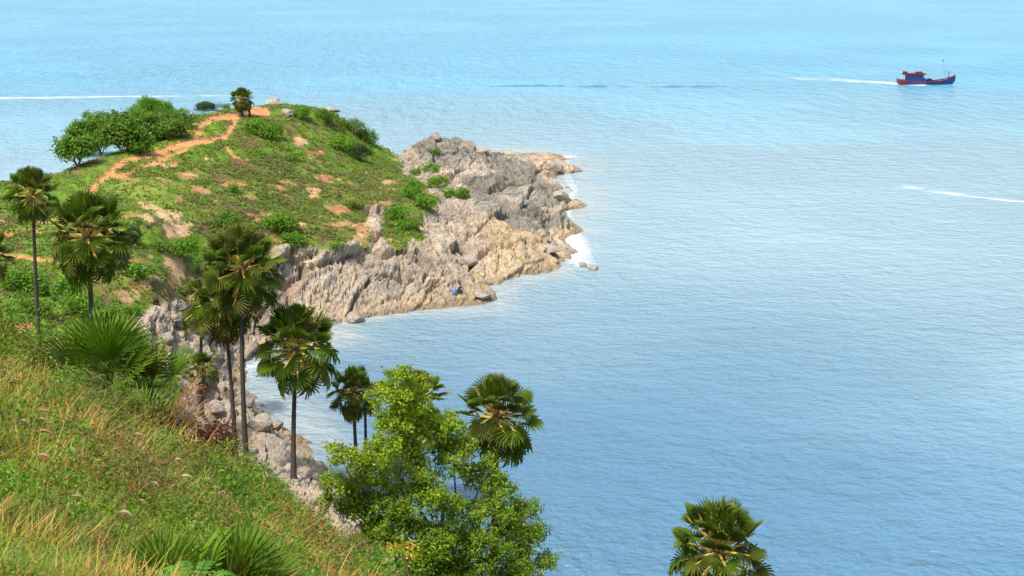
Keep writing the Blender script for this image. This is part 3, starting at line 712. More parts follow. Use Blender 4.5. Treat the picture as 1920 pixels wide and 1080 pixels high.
# trees and bushes at the left end of the hill
shrub('tall leafy tree at the left end of the hill clump, its bare trunk showing', 150, 312, 50, 92, GREEN + BRIGHT, 'trees along the left ridge of the hill', 'hill_tree', 'tree', 1, size=.22, dens=26, lob=10)
shrub('broad leafy tree second from the left in the ridge clump', 190, 292, 74, 78, GREEN + BRIGHT, 'trees along the left ridge of the hill', 'hill_tree', 'tree', 2, size=.22, dens=26, lob=11)
shrub('rounded tree in the middle of the ridge clump', 232, 285, 66, 66, GREEN, 'trees along the left ridge of the hill', 'hill_tree', 'tree', 3, size=.22, dens=26, lob=12)
shrub('darker bushy tree below the highest bush of the ridge clump', 272, 272, 64, 54, GREEN, 'trees along the left ridge of the hill', 'hill_tree', 'tree', 4, size=.2, dens=26, lob=12)
shrub('highest bush of the ridge clump, bright on top, against the sea', 285, 236, 76, 46, BRIGHT, 'trees along the left ridge of the hill', 'hill_tree', 'tree', 5, size=.2, dens=18, lob=9)
shrub('low spreading bush on the right end of the ridge clump', 335, 240, 74, 32, GREEN, 'trees along the left ridge of the hill', 'shrub', 'shrub', 6, size=.18, dens=18)
shrub('bush on the slope under the ridge clump beside the footpath', 322, 262, 60, 34, GREEN, 'trees along the left ridge of the hill', 'shrub', 'shrub', 7, size=.18, dens=18)
shrub('small dark bush on the skyline left of the hilltop palm', 385, 208, 34, 20, DARKG, None, 'shrub', 'shrub', 8, size=.15, dens=26)
shrub('flat green bush on the skyline between the dark bush and the hilltop palm', 415, 206, 44, 13, GREEN, None, 'shrub', 'shrub', 9, size=.15, dens=24)
shrub('dark green bush below the hilltop palm on the upper slope', 497, 258, 52, 38, BRIGHT, GB, seed=10, size=.15, dens=26)
SH = [(560, 222, 52, 22, 1, 'green bush on the skyline right of the hilltop rocks'), (612, 232, 60, 26, 0, 'green bush on the crest below the brown skyline rock'), (660, 250, 54, 26, 0, 'bush on the upper right shoulder of the hill'),
      (640, 282, 60, 24, 1, 'long bright bush across the upper right hillside'), (672, 298, 40, 26, 2, 'dark bush under the long bright bush on the right hillside'), (690, 268, 36, 26, 0, 'bush at the right brow of the hill where it drops to the rocks'),
      (742, 412, 46, 26, 1, 'bright green bush at the head of the pale rock slab'), (768, 432, 46, 26, 1, 'bright green bush hanging over the pale rock slab'), (768, 372, 40, 24, 1, 'bright bush on the hill edge above the slab bush'),
      (795, 392, 34, 26, 1, 'bright round bush right of the hill edge'), (778, 352, 30, 14, 1, 'small bright bush on the earthy ledge'), (805, 322, 32, 16, 1, 'bright bush highest on the grey rocks'),
      (812, 290, 26, 12, 1, 'small green bush near the rock summit block'), (822, 352, 34, 22, 1, 'bright bush in the hollow left of the grey cliff'), (838, 370, 30, 18, 1, 'bright bush at the foot of the hollow by the grey cliff'),
      (868, 372, 26, 20, 1, 'bright bush against the grey cliff'), (778, 328, 28, 12, 1, 'low bush on the earthy spur above the hollow'), (630, 468, 40, 14, 1, 'low bright bush along the top of the left rock face'),
      (528, 432, 52, 36, 1, 'bright bush at the top of the dark gully'), (545, 458, 44, 22, 1, 'bright bush just under the gully bush on the rock rim'), (438, 360, 28, 14, 1, 'small bright bush in the dark scrub on the hillside'),
      (335, 482, 60, 36, 1, 'bright spreading bush on the bare slope left of the palm cluster'), (265, 520, 40, 30, 1, 'green bush on the slope between two palms'), (300, 470, 30, 18, 0, 'small bush on the pale eroded bank'),
      (215, 500, 60, 30, 0, 'olive bush on the slope behind the full palm'), (100, 560, 90, 44, 1, 'bright bush mass on the left slope between the palm trunks'), (40, 545, 70, 40, 1, 'green bush left of the slender palm trunk'), (150, 585, 70, 34, 1, 'bright bush lower on the left slope by the palm trunk'),
      (205, 606, 52, 30, 1, 'bright bush at the right end of the left slope scrub'), (70, 590, 70, 30, 0, 'olive scrub bush at the foot of the slender palm'), (255, 460, 44, 30, 2, 'dark bush right of the full palm crown'), (250, 590, 30, 18, 1, 'small yellow green bush on the rocks above the fan palms'),
      (470, 560, 20, 12, 0, 'little bush on the dark rock behind the cluster'), (420, 430, 60, 30, 0, 'olive bush in the gully above the tall palm'), (665, 390, 44, 14, 0, 'low bush on the reddish slope above the rock face'), (540, 300, 50, 14, 0, 'low wide bush in the middle of the hillside')]
for i, (px, py, w_, h_, k, lb) in enumerate(SH):
    shrub(lb, px, py, w_, h_, [GREEN, BRIGHT, DARKG][k], GB, seed=20 + i, size=.13, dens=30, lob=7)
# foreground plants
shrub('rust red dead bush beside the shore rocks under the short palm', 368, 868, 112, 96, [(.17, .045, .022), (.24, .09, .04), (.12, .035, .02)], None, 'dead_bush', 'bush', 80, D=31, size=.045, dens=170, lob=8)
shrub('shrub with bright yellow leaves in front of the leafy tree', 742, 1062, 66, 60, [(.55, .36, .02), (.5, .40, .03), (.30, .30, .03)], None, 'yellow_shrub', 'shrub', 81, D=30, size=.05, dens=70, lob=5)
shrub('vivid green big leaved plant at the foot of the yellow shrub', 722, 1090, 84, 46, BRIGHT, None, 'leafy_plant', 'plant', 82, D=27, size=.06, dens=90, lob=6)
shrub('low yellow green sprig at the left foot of the leafy tree', 672, 1030, 40, 44, [(.25, .28, .03), (.16, .24, .02)], None, 'leafy_plant', 'plant', 83, D=30, size=.045, dens=60, lob=4)
shrub('dark green bush in the grass below the big fan palm clump', 290, 880, 90, 60, DARKG, None, 'shrub', 'shrub', 84, D=26, size=.05, dens=120, lob=7)

# young fan palms in the grass
YL = [fan_mesh('leaf', mat_leaf('young_palm_leaf', (.115, .205, .012), rough=.55, spec=.2, trans=.3), 90 + s, nseg=20, span=sp, split=.28, cup=.25, droop=.12, lp=.75, wid=.72, tw=.012) for s, sp in enumerate((170, 200, 150))]
YLR = [fan_mesh('leaf', mat_leaf('browning_palm_leaf', (.24, .13, .05), rough=.6, trans=.2), 95 + s, nseg=16, span=140, split=.25, cup=.2, droop=.2, lp=.7, wid=.6, tw=.012) for s in range(2)]
PETY = MB().tube([(0, 0, 0), (0, .4, .02), (0, .8, 0)], [.03, .02, .012], 5).mesh('petiole', mat_plain('young_petiole', (.16, .20, .05), rough=.5))
YOUNG = []
def young(label, px, py, D, wpx, n, seed, brown=.1, lo=15, hi=82):
    rng = random.Random(seed); p = Vector(P(px, py, D)); gz = zat(p.x, D); s = wpx / FPX * D / 2 / 1.35; up = max(0.05, p.z - gz); p.z = gz; YOUNG.append((p.x, p.y, s * 1.0))
    root = empty('young_fan_palm', p, 0, label=label, cat='fan palm', group='young fan palms in the foreground grass')
    MB().tube([(0, 0, -.2), (0, 0, up * .6), (0, 0, up + .12 * s)], [.10 * s, .12 * s, .06 * s], 8).build('stem', M_heart, root, True)
    for k in range(n):
        el = R(hi + (lo - hi) * (k + .5) / n + rng.uniform(-8, 8)); az = k * 2.39996 + seed
        br = rng.random() < brown
        o = put_leaf(root, rng.choice(YLR if br else YL), PETY, (rng.uniform(-.15, .15) * s, rng.uniform(-.15, .15) * s, up), az, el, R(rng.uniform(-35, 35)), s * rng.uniform(.8, 1.15))
        if br: o['label'] = 'browned dry leaf'
    return root
young('largest young fan palm, broad green fans on the slope edge at left', 200, 722, 30, 235, 20, 1, .0)
young('young fan palm with browned tips right of the largest one', 280, 745, 30.5, 190, 15, 2, .35)
young('small spiky fan palm at the grass edge under the largest clump', 225, 812, 27, 150, 11, 3, .15)
young('upright narrow fan palm beside the rusty dead bush', 292, 838, 28, 180, 12, 4, .2, 35, 86)
young('fan palm in the bottom grass with dark green spikes, left of its browning neighbour', 330, 1150, 10.0, 280, 13, 5, .03, 25, 85)
young('fan palm at the bottom with reddish browning blades', 452, 1150, 10.2, 290, 14, 6, .5, 20, 80)

def fern(label, px, D, n, seed):
    rg = random.Random(seed); x = P(px, 1000, D)[0]; z = zat(x, D); root = empty('feathery_plant', (x, D, z), 0, label=label, cat='plant')
    fm = mat_leaf('feathery_leaf', (.075, .21, .010), trans=.3, var=.15)
    for k in range(n):
        az = k * 2.4 + seed; L = rg.uniform(.34, .46); m = MB(); ps = []
        for i in range(15):
            u = i / 14; ps.append(Vector((math.cos(az) * L * u, math.sin(az) * L * u, .30 + .26 * math.sin(u * 2.4) - .12 * u)))
        for i in range(2, 15):
            t = (ps[i] - ps[i - 1]).normalized(); sd_ = t.cross(Vector((0, 0, 1))).normalized(); w_ = .06 * math.sin(i / 14 * 2.7 + .3)
            for sg in (-1, 1):
                a_ = ps[i]; b_ = a_ + sd_ * sg * w_ + t * w_ * .4 - Vector((0, 0, w_ * .3)); c_ = t * .009
                m.add([a_ - c_, (a_ + b_) / 2 - c_ * 1.6, b_, (a_ + b_) / 2 + c_ * 1.6, a_ + c_], [(0, 1, 2, 3, 4)])
        m.tube([(0, 0, 0), (0, 0, .2)] + ps, [.008] * 2 + [.005] * 15, 4); m.build('frond', fm, root)
fern('bright green feathery plant in front of the two bottom fan palms', 356, 8.5, 9, 2)
# ------------------------------------------------------------------ grass
EX = np.array([e[0] for e in EDGE]); EY = np.array([e[1] for e in EDGE])
def near_points(n, rmin, rmax, rng, pxr=(-260, 800), pw=1.0):
    u = rng.random(n); r = rmin * (rmax / rmin) ** u
    t = np.arctan((rng.uniform(*pxr, n) - 960) / FPX / CP)
    xy = np.stack([r * np.tan(t), r], 1); z = H(xy); p = np.c_[xy, z]
    a, b = proj(p); return p, a, b
def grass(name, n, rmin, rmax, seed, label, hscale=1.0):
    rng = np.random.default_rng(seed); p, a, b = near_points(n, rmin, rmax, rng)
    e = np.interp(a, EX, EY); dy = (b - e)
    keep = (dy > -70) & (b < 1250); p, a, b, dy = p[keep], a[keep], b[keep], dy[keep]; n = len(p)
    p[:, :2] += rng.normal(size=(n, 2)) * .02; pn = fbm(p / 2.6, 3, 141); pn2 = fbm(p / .8, 3, 142)
    straw = np.clip(1.25 * np.exp(-np.clip(dy, 0, 999) / 85) + pn * 1.0 + pn2 * .6 + .32 + .25 * sstep(330, 60, a) * sstep(260, 60, dy) - .34 * sstep(15, 10, p[:, 1]), 0, .9)
    yk = np.ones(n, bool)
    for yx, yy, yr in YOUNG: yk &= ~((np.hypot(p[:, 0] - yx, p[:, 1] - yy) < yr) | ((np.abs(p[:, 0] - yx) < yr * 1.1) & (p[:, 1] < yy) & (p[:, 1] > yy - yr * 5) & (rng.random(n) < .95)))
    p[~yk, 2] -= 1.5
    isst = rng.random(n) < straw
    D = p[:, 1]
    L = rng.uniform(.22, .52, n) * (1 + .7 * pn) * (1 + .35 * pn2) * np.where((rng.random(n) < .06) & (D > 13), 1.5, 1) * (.75 + .25 * sstep(9, 20, D)) * hscale * np.where(isst, .95, 1.0) * (1 + .6 * (rng.random(n) < .35) * sstep(60, 5, np.abs(dy))); wd = (.0045 + .00036 * D) * rng.uniform(.7, 1.5, n)
    az = rng.uniform(0, 2 * np.pi, n); lean = rng.uniform(.1, 1.15, n)
    d = np.stack([np.cos(az), np.sin(az), 0 * az], 1); sd_ = np.stack([-np.sin(az), np.cos(az), 0 * az], 1)
    wind = np.array([.03, 0, 0])
    rows = []
    for u, wv in ((0, 1), (.4, .85), (.75, .55)):
        c = p + (d * lean[:, None] + wind) * (L * u ** 1.8)[:, None] + np.stack([0 * L, 0 * L, L * (u - .28 * lean * u * u) - .03], 1)
        rows += [c - sd_ * (wd * wv)[:, None], c + sd_ * (wd * wv)[:, None]]
    u = 1.0; tip = p + (d * lean[:, None] + wind) * L[:, None] + np.stack([0 * L, 0 * L, L * (1 - .28 * lean)], 1)
    Vv = np.stack(rows + [tip], 1).reshape(-1, 3); k = np.arange(n)[:, None] * 7
    F4 = np.concatenate([k + np.array([[0, 1, 3, 2]]), k + np.array([[2, 3, 5, 4]])]); F3 = k + np.array([[4, 5, 6]])
    gcol = lerp(col(.12, .23, .008), col(.26, .32, .014), np.clip(rng.random(n) * .7 + .3 + pn2 * .6, 0, 1)); gcol = lerp(gcol, col(.05, .12, .010), sstep(.0, .35, fbm(p / 1.3, 3, 143)) * .8); gcol = lerp(gcol, col(.06, .17, .008), sstep(.05, .4, -pn2) * .7)
    scol = lerp(col(.42, .22, .05), col(.50, .36, .09), rng.random(n)); scol = lerp(scol, col(.26, .11, .05), (rng.random(n) < .30) * .85)
    c = np.where(isst[:, None], scol, gcol)
    cc = np.concatenate([c, c, c])
    o = nobj(name, Vv, [F4, F3], M_grass, fcol=cc); tag(o, label, 'grass', kind='stuff'); return o
grass('grass', 150000, 7.5, 50, 3, 'tall green and straw coloured grass covering the near slope')
def herbs():
    rng = np.random.default_rng(12); p, a, b = near_points(46000, 7.5, 40, rng, (-200, 720)); e = np.interp(a, EX, EY)
    pn = fbm(p / 1.7, 3, 151); k = (b - e > 5) & (b < 1200) & (pn + rng.random(len(p)) * .5 > .1); p = p[k]; n = len(p)
    p[:, 2] += rng.uniform(.08, .42, n); no = rng.normal(size=(n, 3)) * .45 + np.array([0, -.25, 1]); no /= np.linalg.norm(no, axis=1, keepdims=True)
    cs = p.repeat(4, 0) + rng.normal(size=(4 * n, 3)) * (.02 + .002 * p[:, 1].repeat(4))[:, None]; v, f = leaf_quads(cs, no.repeat(4, 0), rng.uniform(.35, 1.0, 4 * n) * (.008 + .00135 * p[:, 1].repeat(4)), .45, rng)
    c = lerp(col(.09, .19, .012), col(.26, .27, .02), rng.random(4 * n))
    tag(nobj('ground_cover', v, f, M_foliage, fcol=c), 'small round leaved weeds growing through the near grass', 'weeds', kind='stuff')
herbs()
def weeds():
    nr = np.random.default_rng(44); p, a, b = near_points(1100, 8, 38, nr, (-150, 730)); e = np.interp(a, EX, EY)
    pn = fbm(p / 3.0, 3, 171); k = (b - e > 8) & (b < 1180) & (pn + nr.random(len(p)) * .5 > .12); p = p[k]; Vs = []; Cs = []; n = 0
    for q in p:
        for yx, yy, yr in YOUNG:
            if math.hypot(q[0] - yx, q[1] - yy) < yr * 1.2 or (abs(q[0] - yx) < yr and yy - 5 * yr < q[1] < yy): break
        else:
            r = nr.uniform(.09, .22) * (1 + q[1] / 40) * (1.7 if nr.random() < .12 else 1); kk = nr.integers(0, 5)
            v, f, c = lobes_leaves([(q + np.array([0, 0, r * .9]), (r, r, r * 1.2)), (q + np.array([r * .8, 0, r * .5]), (r * .7, r * .7, r * .8))], 420 / (1 + q[1] / 9.0), (.011 + .0013 * q[1]), [GREEN, BRIGHT, BRIGHT, [(.20, .24, .02), (.14, .24, .015)], [(.20, .12, .04), (.16, .17, .03)]][kk], nr, sprig=4, asp=.4)
            Vs.append(v); Cs.append(c)
    v = np.concatenate(Vs); tag(nobj('weed_clumps', v, np.arange(len(v)).reshape(-1, 4), M_foliage, fcol=np.concatenate(Cs)), 'leafy weed clumps standing in the near grass', 'weeds', kind='stuff')
weeds()
def plumes():
    rng = np.random.default_rng(15); rg = random.Random(15); p, a, b = near_points(70, 11, 34, rng, (-100, 620)); e = np.interp(a, EX, EY)
    k = (b - e > 0) & (b < 1200); p = p[k]; Vv = []; Fv = []; Cv = []; nv = 0
    big = [hp_ for hp_ in [P(30, 1075, 9.2), P(75, 1066, 9.3), P(62, 1072, 9.6), P(118, 1085, 9.6), P(128, 855, 15), P(130, 848, 15.3), P(5, 838, 15), P(12, 830, 15)]]
    for i, q in enumerate(list(p) + big):
        h = rg.uniform(.3, .6) if i < len(p) else .0; L = rg.uniform(.10, .18) if i < len(p) else .24
        a0 = rg.uniform(-.6, .9); dx = np.array([math.cos(a0), math.sin(a0) * .6, 0]); base = q + np.array([0, 0, h])
        if i < len(p):
            m = [q, q + np.array([.02, 0, h * .6]), base]
        else:
            m = [q - np.array([.35, -.1, .5]), q - np.array([.12, -.03, .18]), base]
        for j in range(5): m.append(base + dx * L * (j + 1) / 5 + np.array([0, 0, L * (.55 * (j + 1) / 5 - .75 * ((j + 1) / 5) ** 2)]))
        w_ = [.003, .003, .004, .010, .013, .012, .008, .003]
        mb = MB().tube(m, [x * (1 + .03 * q[1]) for x in w_], 5); Vv += mb.v
        f = [t for t in mb.f if len(t) == 4]; Fv += [[x + nv for x in t] for t in f]; nv += len(mb.v)
        cpl = np.array([.50, .26, .16]) * rg.uniform(.8, 1.15) if i % 3 else np.array([.55, .45, .27]) * rg.uniform(.8, 1.1)
        for t in f: Cv.append(cpl if min(t) >= 10 else np.array([.25, .24, .06]))
    o = nobj('grass_plume', np.array(Vv), np.array(Fv), M_grass, fcol=np.array(Cv)); tag(o, 'pinkish seed plumes nodding over the near grass', 'grass plumes', kind='stuff')
plumes()
# low cover of the far hill: small tufts everywhere the ground is green
ridge = sstep(1.2, .6, np.hypot((PX - 120) / 120, (PY - 345 + (PX - 120) * .42) / 38)) * (Dist > 125)
def hill_cover():
    rng = np.random.default_rng(33)
    wgt = (1 - rock) * (1 - tm) * (1 - em * .9) * (Dist > 66) * (Z > .8) * (PX > -250) * (1 - .8 * lawn) * (1 - .75 * ridge)
    wgt *= .25 + 1.5 * sstep(-.15, .35, fbm(p3 / 1.8, 3, 161))
    idx = rng.choice(len(V), 40000, p=wgt / wgt.sum()); n = len(idx); k = 5
    c = V[idx] + rng.normal(size=(n, 3)) * np.array([.15, .15, .0])
    size = rng.uniform(.10, .26, n) * np.where(Dist[idx] < 120, .8, 1)
    cen = (c[:, None] + rng.normal(size=(n, k, 3)) * (size[:, None, None] * np.array([.8, .8, .25])) + np.array([0, 0, .10])).reshape(-1, 3)
    no = rng.normal(size=(n * k, 3)) * .55 + np.array([0, -.35, .8]); no /= np.linalg.norm(no, axis=1, keepdims=True)
    v, f = leaf_quads(cen, no, np.repeat(size, k) * rng.uniform(.5, 1.0, n * k), .5, rng)
    t = np.clip(fbm(V[idx] / 6.0, 3, 162) + .5 + rng.normal(size=n) * .22, 0, 1)
    cc = lerp(col(.115, .20, .014), col(.175, .27, .018), t); cc = lerp(cc, col(.15, .13, .04), (rng.random(n) < .22) * .8)
    cc = lerp(cc, col(.09, .055, .035), (rng.random(n) < .10) * .8)
    fc = face[idx] * (rng.random(n) < .38); cc = lerp(cc, lerp(col(.13, .13, .03), col(.14, .085, .04), rng.random(n)), fc * .8)
    cc = np.repeat(cc, k, 0) * rng.uniform(.75, 1.25, (n * k, 1))
    tag(nobj('hill_grass', v, f, M_foliage, fcol=cc), 'tufted low green scrub and grass covering the headland hill', 'grass', kind='stuff')
hill_cover()

# ------------------------------------------------------------------ loose rocks
def boulder_mesh(seed, c):
    bm = bmesh.new(); bmesh.ops.create_icosphere(bm, subdivisions=3, radius=1.0)
    rng = random.Random(seed)
    for k in range(11):
        n = Vector((rng.uniform(-1, 1), rng.uniform(-1, 1), rng.uniform(-.6, 1))).normalized(); d = rng.uniform(.55, .9)
        for v in bm.verts:
            e = v.co.dot(n) - d
            if e > 0: v.co -= n * e * .92
    pv = np.array([v.co for v in bm.verts]); nz = fbm(pv * 2.2 + seed, 4, seed) * .14
    for v, e in zip(bm.verts, nz): v.co *= 1 + e
    me = bpy.data.meshes.new('boulder'); bm.to_mesh(me); bm.free(); me.materials.append(c)
    pc = np.tile(col(.34, .285, .225), (len(me.vertices), 1)) * (1 + fbm(pv * 3 + seed, 3, seed + 3)[:, None] * .3)
    a_ = me.attributes.new('col', 'FLOAT_COLOR', 'POINT'); a_.data.foreach_set('color', np.c_[pc, np.ones(len(pc))].astype(np.float32).ravel())
    return me
BM = [boulder_mesh(s, M_rock) for s in range(6)]
def boulder(label, px, py, w_, h_, seed, group=None, sea=False):
    p = Vector(W(px, py)) if sea else hit(px, py); k = (p - Vector((0, 0, CAM_H))).length / FPX; rng = random.Random(seed)
    o = link(bpy.data.objects.new('boulder', BM[seed % 6])); a_, b_ = w_ * k * .58, h_ * k * .62
    o.location = (p.x, p.y, p.z + b_ * .55); o.scale = (a_, a_ * rng.uniform(.7, 1), b_); o.rotation_euler = (rng.uniform(-.2, .2), rng.uniform(-.2, .2), rng.uniform(-.5, .5))
    return tag(o, label, 'rock', group)
boulder('low offshore rock just beyond the headland point', 1092, 499, 20, 9, 1, 'wave washed rocks off the point', True)
boulder('small flat rock farthest out from the headland point', 1112, 504, 26, 7, 2, 'wave washed rocks off the point', True)
boulder('rounded brown rock in the water at the mouth of the inner cove', 667, 604, 34, 22, 3, None, True)
boulder('small rock beside the brown cove rock against the shore', 645, 606, 24, 14, 4)
boulder('square block standing on the summit of the grey rocks', 818, 262, 22, 16, 5)
boulder('flat dark rock on the skyline of the grey cliff', 897, 284, 34, 9, 0)
boulder('reddish brown rock on the hill skyline right of the palm', 512, 196, 34, 14, 1)
boulder('grey rock sticking out below the reddish skyline rock', 540, 216, 28, 14, 2)
boulder('brown flat rock on the hill skyline at the right', 618, 210, 40, 10, 3)
boulder('brown rock on the upper hillside among the scrub', 335, 248, 22, 10, 4)
boulder('dark block wedged in the pale rock slab', 878, 494, 34, 20, 0)
BL = [(312, 640, 30, 20, 'dark angular rock at the top of the broken slope above the fan palms'), (345, 655, 26, 18, 'pale angular rock in the middle of the broken slope left of the palm cluster'), (330, 600, 34, 18, 'brown rock high on the broken slope below the red earth'),
      (298, 690, 30, 22, 'pale rock just above the browned fronds of the big fan palm'), (405, 770, 34, 24, 'pale broken rock left of the two cluster trunks'), (462, 760, 36, 26, 'rounded pale rock right of the tall palm trunk'), (490, 800, 44, 30, 'large pale rock on the near shore between the tall palm and the lone palm'),
      (410, 820, 36, 22, 'dark rock at the foot of the cluster trunks'), (470, 850, 34, 18, 'dark flat rock behind the grass edge right of the cluster'), (520, 800, 26, 14, 'small pale rock near the water left of the lone palm trunk'), (575, 890, 40, 16, 'dark slab right of the lone palm trunk'),
      (590, 622, 30, 16, 'tumbled rock at the back of the inner cove, left of the brown rock'), (615, 600, 26, 14, 'small tumbled rock under the left rock face'), (560, 640, 34, 18, 'pale tumbled rock behind the lone palm crown'),
      (1040, 318, 34, 16, 'block on the far upper edge of the headland tip'), (1050, 372, 30, 16, 'block at the outermost right edge of the headland tip'), (1030, 470, 40, 14, 'low tan block near the water on the headland point'), (905, 555, 34, 12, 'low tan rock at the waterline right of the crouching person')]
for i, (px, py, w_, h_, lb) in enumerate(BL): boulder(lb, px, py, w_, h_, i)
ws = hit(687, 326); o = link(bpy.data.objects.new('stone', BM[2])); o.location = ws; o.scale = (.35, .3, .35); tag(o, 'tiny pale stone alone on the right hillside', 'stone')

# dark bare trunk beside the hilltop palm
p = hit(468, 220); e_ = empty('bare_trunk', p, 0, label='dark bare post-like trunk standing right beside the hilltop palm', cat='tree trunk')
MB().tube([(0, 0, -.3), (.02, 0, .8), (0, 0, 1.7), (.0, 0, 2.15)], [.2, .16, .16, .22], 8).build('trunk', M_trunk, e_, True)
MB().tube([(0, 0, 2.05), (.02, 0, 2.3), (.0, 0, 2.55)], [.26, .34, .16], 8).build('stub_top', M_trunk, e_, True)

# ------------------------------------------------------------------ fishing boat
def boat():
    blue = mat_plain('blue_boat_paint', (.008, .04, .18), rough=.4, spec=.5, nscale=1.5, namt=.3)
    dblue = mat_plain('dark_blue_paint', (.008, .03, .20), rough=.4, spec=.5)
    red = mat_plain('red_boat_paint', (.15, .014, .018), rough=.55, spec=.4, nscale=1.5, namt=.3)
    salmon = mat_plain('faded_red_deck', (.40, .15, .11), rough=.7)
    lblue = mat_plain('light_blue_mast', (.12, .38, .65), rough=.5)
    dark = mat_plain('dark_nets', (.03, .03, .035), rough=.9)
    glass = mat_plain('dark_window', (.02, .03, .05), rough=.1, spec=.6)
    white = mat_plain('white_paint', (.75, .75, .72), rough=.5)
    p = W(1737, 158); k = np.linalg.norm(p - np.array([0, 0, CAM_H])) / FPX; Lb = 102 * k
    root = empty('fishing_boat', p, R(4), label='blue and red wooden fishing boat with a cabin aft and a mast at the bow', cat='boat')
    # hull by stations along x (stern -> bow)
    st = [(-.50, 1.30, .55, 1.45), (-.42, 1.75, -.5, 1.20), (-.25, 2.0, -.6, .95), (0, 2.05, -.6, .85), (.2, 1.9, -.6, 1.05), (.34, 1.35, -.5, 1.5), (.44, .62, -.3, 2.1), (.51, .06, .9, 2.75)]
    def section(x, hw, zb, zt): return [(x * Lb, -hw, zt), (x * Lb, -hw * .93, zt * .5 + zb * .5 + .1), (x * Lb, -hw * .55, zb + .12), (x * Lb, 0, zb), (x * Lb, hw * .55, zb + .12), (x * Lb, hw * .93, zt * .5 + zb * .5 + .1), (x * Lb, hw, zt)]
    vs = sum([section(*s) for s in st], []); fs = []
    for i in range(len(st) - 1):
        for j in range(6): a_ = i * 7 + j; fs.append((a_, a_ + 1, a_ + 8, a_ + 7))
    fs.append(tuple(range(6, -1, -1)))
    MB().add(vs, fs).build('hull', blue, root)
    dv = [(s[0] * Lb, y, s[3] - .25) for s in st for y in (-s[1] * .95, s[1] * .95)]
    MB().add(dv, [(2 * i, 2 * i + 2, 2 * i + 3, 2 * i + 1) for i in range(len(st) - 1)]).build('deck', salmon, root)
    for sg in (-1, 1):
        MB().tube([(s[0] * Lb, sg * (s[1] + .02), s[3] + .06) for s in st], .14, 6).build('gunwale', red, root)
    MB().add([(-.505 * Lb, -1.35, .25), (-.505 * Lb, 1.35, .25), (-.515 * Lb, 1.35, 1.7), (-.515 * Lb, -1.35, 1.7), (-.36 * Lb, -1.9, .3), (-.36 * Lb, 1.9, .3), (-.38 * Lb, 1.95, 1.45), (-.38 * Lb, -1.95, 1.45)],
             [(0, 1, 2, 3), (4, 7, 6, 5), (0, 3, 7, 4), (1, 5, 6, 2), (3, 2, 6, 7), (0, 4, 5, 1)]).build('stern_bulwark', red, root)
    cab = MB(); cab.box((-.23 * Lb, 0, 1.95), (.30 * Lb, 2.5, 2.2)); cb = cab.build('cabin', blue, root)
    for i in range(4):
        for sg in (-1, 1):
            MB().box(((-.33 + .06 * i) * Lb, sg * 1.262, 2.25), (.55, .04, .6)).build('window', glass, cb)
    MB().box((-.125 * Lb, 0, 1.9), (.03 * Lb, 1.6, 1.3)).build('wheelhouse_front', dblue, root)
    rf = MB(); rf.box((-.235 * Lb, 0, 3.16), (.40 * Lb, 3.1, .16)); rf.build('roof', red, root)
    MB().box((-.235 * Lb, 0, 3.36), (.37 * Lb, 2.7, .22)).build('roof_rail', red, root)
    MB().box((-.39 * Lb, 0, 3.75), (.055 * Lb, 1.6, .55)).build('roof_locker', red, root)
    MB().box((-.155 * Lb, -.3, 3.72), (.10 * Lb, 1.4, .5)).build('roof_locker', red, root)
    MB().tube([(-.42 * Lb, 0, 3.3), (-.42 * Lb, 0, 4.3)], .12, 6).build('exhaust_pipe', dark, root)
    MB().tube([(-.11 * Lb, 0, 3.3), (-.105 * Lb, 0, 5.4)], .05, 6).build('antenna', lblue, root)
    for sx in (-.425, -.05):
        for sg in (-1, 1): MB().tube([(sx * Lb, sg * 1.4, 1.0), (sx * Lb, sg * 1.4, 3.1)], .07, 6).build('roof_post', white if sx < -.2 else lblue, root)
    mt = MB().tube([(.335 * Lb, 0, 1.2), (.30 * Lb, 0, 4.6), (.27 * Lb, 0, 7.3)], [.13, .10, .07], 7).build('mast', lblue, root)
    MB().box((.268 * Lb, 0, 7.35), (.35, .35, .3)).build('mast_light', dark, mt)
    MB().tube([(.385 * Lb, 0, 1.5), (.39 * Lb, 0, 3.9)], .13, 7).build('bow_post', dblue, root)
    MB().tube([(.30 * Lb, 0, 4.6), (.39 * Lb, 0, 3.8)], .03, 5).build('stay', lblue, root)
    g = MB()
    for (x, y, z, a_, b_, c_) in ((-.06, -.5, 1.2, 1.0, 1.6, 1.2), (-.01, .3, 1.1, 1.2, 1.4, 1.0), (.04, -.6, 1.2, .9, 1.1, 1.3), (.09, .1, 1.0, .8, 1.5, .7)): g.box((x * Lb, y, z), (a_, b_, c_), Euler((.1, .2, x * 9)).to_matrix())
    g.build('deck_gear', dark, root)
boat()

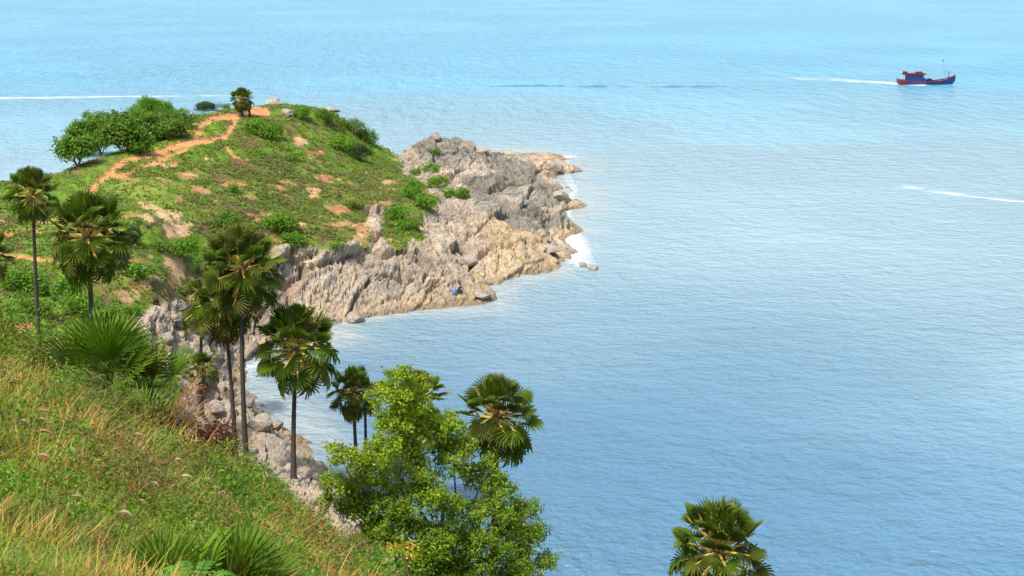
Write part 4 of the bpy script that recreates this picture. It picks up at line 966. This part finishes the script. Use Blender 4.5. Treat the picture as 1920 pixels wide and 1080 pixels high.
# ------------------------------------------------------------------ angler on the rocks
def skin_obj(name, J, E, mat, parent, sub=1):
    me = bpy.data.meshes.new(name); me.from_pydata([j[:3] for j in J], E, []); me.materials.append(mat)
    o = link(bpy.data.objects.new(name, me), parent); o.modifiers.new('skin', 'SKIN'); me.skin_vertices.new() if not me.skin_vertices else None
    for v, j in zip(me.skin_vertices[0].data, J): v.radius = (j[3], j[3])
    me.skin_vertices[0].data[0].use_root = True
    s = o.modifiers.new('sub', 'SUBSURF'); s.levels = sub; s.render_levels = sub; return o
def angler():
    p = hit(860, 551); skin = mat_plain('skin', (.30, .17, .11), rough=.6, namt=.05); maroon = mat_plain('dark_maroon_cloth', (.06, .015, .025), rough=.9)
    grey = mat_plain('dark_trousers', (.05, .05, .06), rough=.9); hairm = mat_plain('black_hair', (.012, .01, .01), rough=.6)
    root = empty('person', p, R(-25), label='person in a dark maroon shirt crouching on the rocks above the cove water', cat='person')
    # crouching, facing +X, leaning forward
    J = [(0, 0, .42, .13), (.08, 0, .62, .13), (.17, 0, .82, .14), (.22, 0, .95, .07), (.26, 0, 1.06, .10), (.28, 0, 1.15, .085),
         (.02, -.11, .40, .09), (.36, -.16, .50, .07), (.20, -.15, .08, .05), (.34, -.16, .04, .045), (.02, .11, .40, .09), (.36, .16, .50, .07), (.20, .15, .08, .05), (.34, .16, .04, .045),
         (.17, -.19, .86, .06), (.32, -.26, .66, .045), (.52, -.18, .62, .035), (.60, -.15, .63, .03), (.17, .19, .86, .06), (.34, .24, .66, .045), (.54, .12, .64, .035), (.62, .10, .65, .03)]
    E = [(0, 1), (1, 2), (2, 3), (3, 4), (4, 5), (0, 6), (6, 7), (7, 8), (8, 9), (0, 10), (10, 11), (11, 12), (12, 13), (2, 14), (14, 15), (15, 16), (16, 17), (2, 18), (18, 19), (19, 20), (20, 21)]
    skin_obj('body', J, E, skin, root, 2)
    g = lambda ids, d: [(*J[i][:3], J[i][3] + d) for i in ids]
    skin_obj('shirt', g([0, 1, 2, 14, 15, 18, 19], .03), [(0, 1), (1, 2), (2, 3), (3, 4), (2, 5), (5, 6)], maroon, root, 2)
    skin_obj('trousers', g([0, 6, 7, 8, 10, 11, 12], .028), [(0, 1), (1, 2), (2, 3), (0, 4), (4, 5), (5, 6)], grey, root, 2)
    MB().tube([(.22, 0, 1.06), (.245, 0, 1.14), (.26, 0, 1.21), (.265, 0, 1.245)], [.105, .125, .10, .04], 10).build('hair', hairm, root, True)
    b = hit(852, 552); br = empty('blue_bag', b, 0, label='light blue bag on the rock beside the crouching person', cat='bag')
    bl = mat_plain('light_blue_cloth', (.14, .22, .48), rough=.7)
    MB().tube([(0, 0, .0), (0, 0, .18), (0, 0, .55), (.02, 0, .78), (.02, 0, .84)], [.22, .29, .28, .17, .08], 12).build('sack', bl, br, True)
    MB().tube([(-.12, 0, .74), (-.1, 0, .92), (.1, 0, .92), (.14, 0, .74)], .025, 6).build('handle', bl, br, True)
angler()
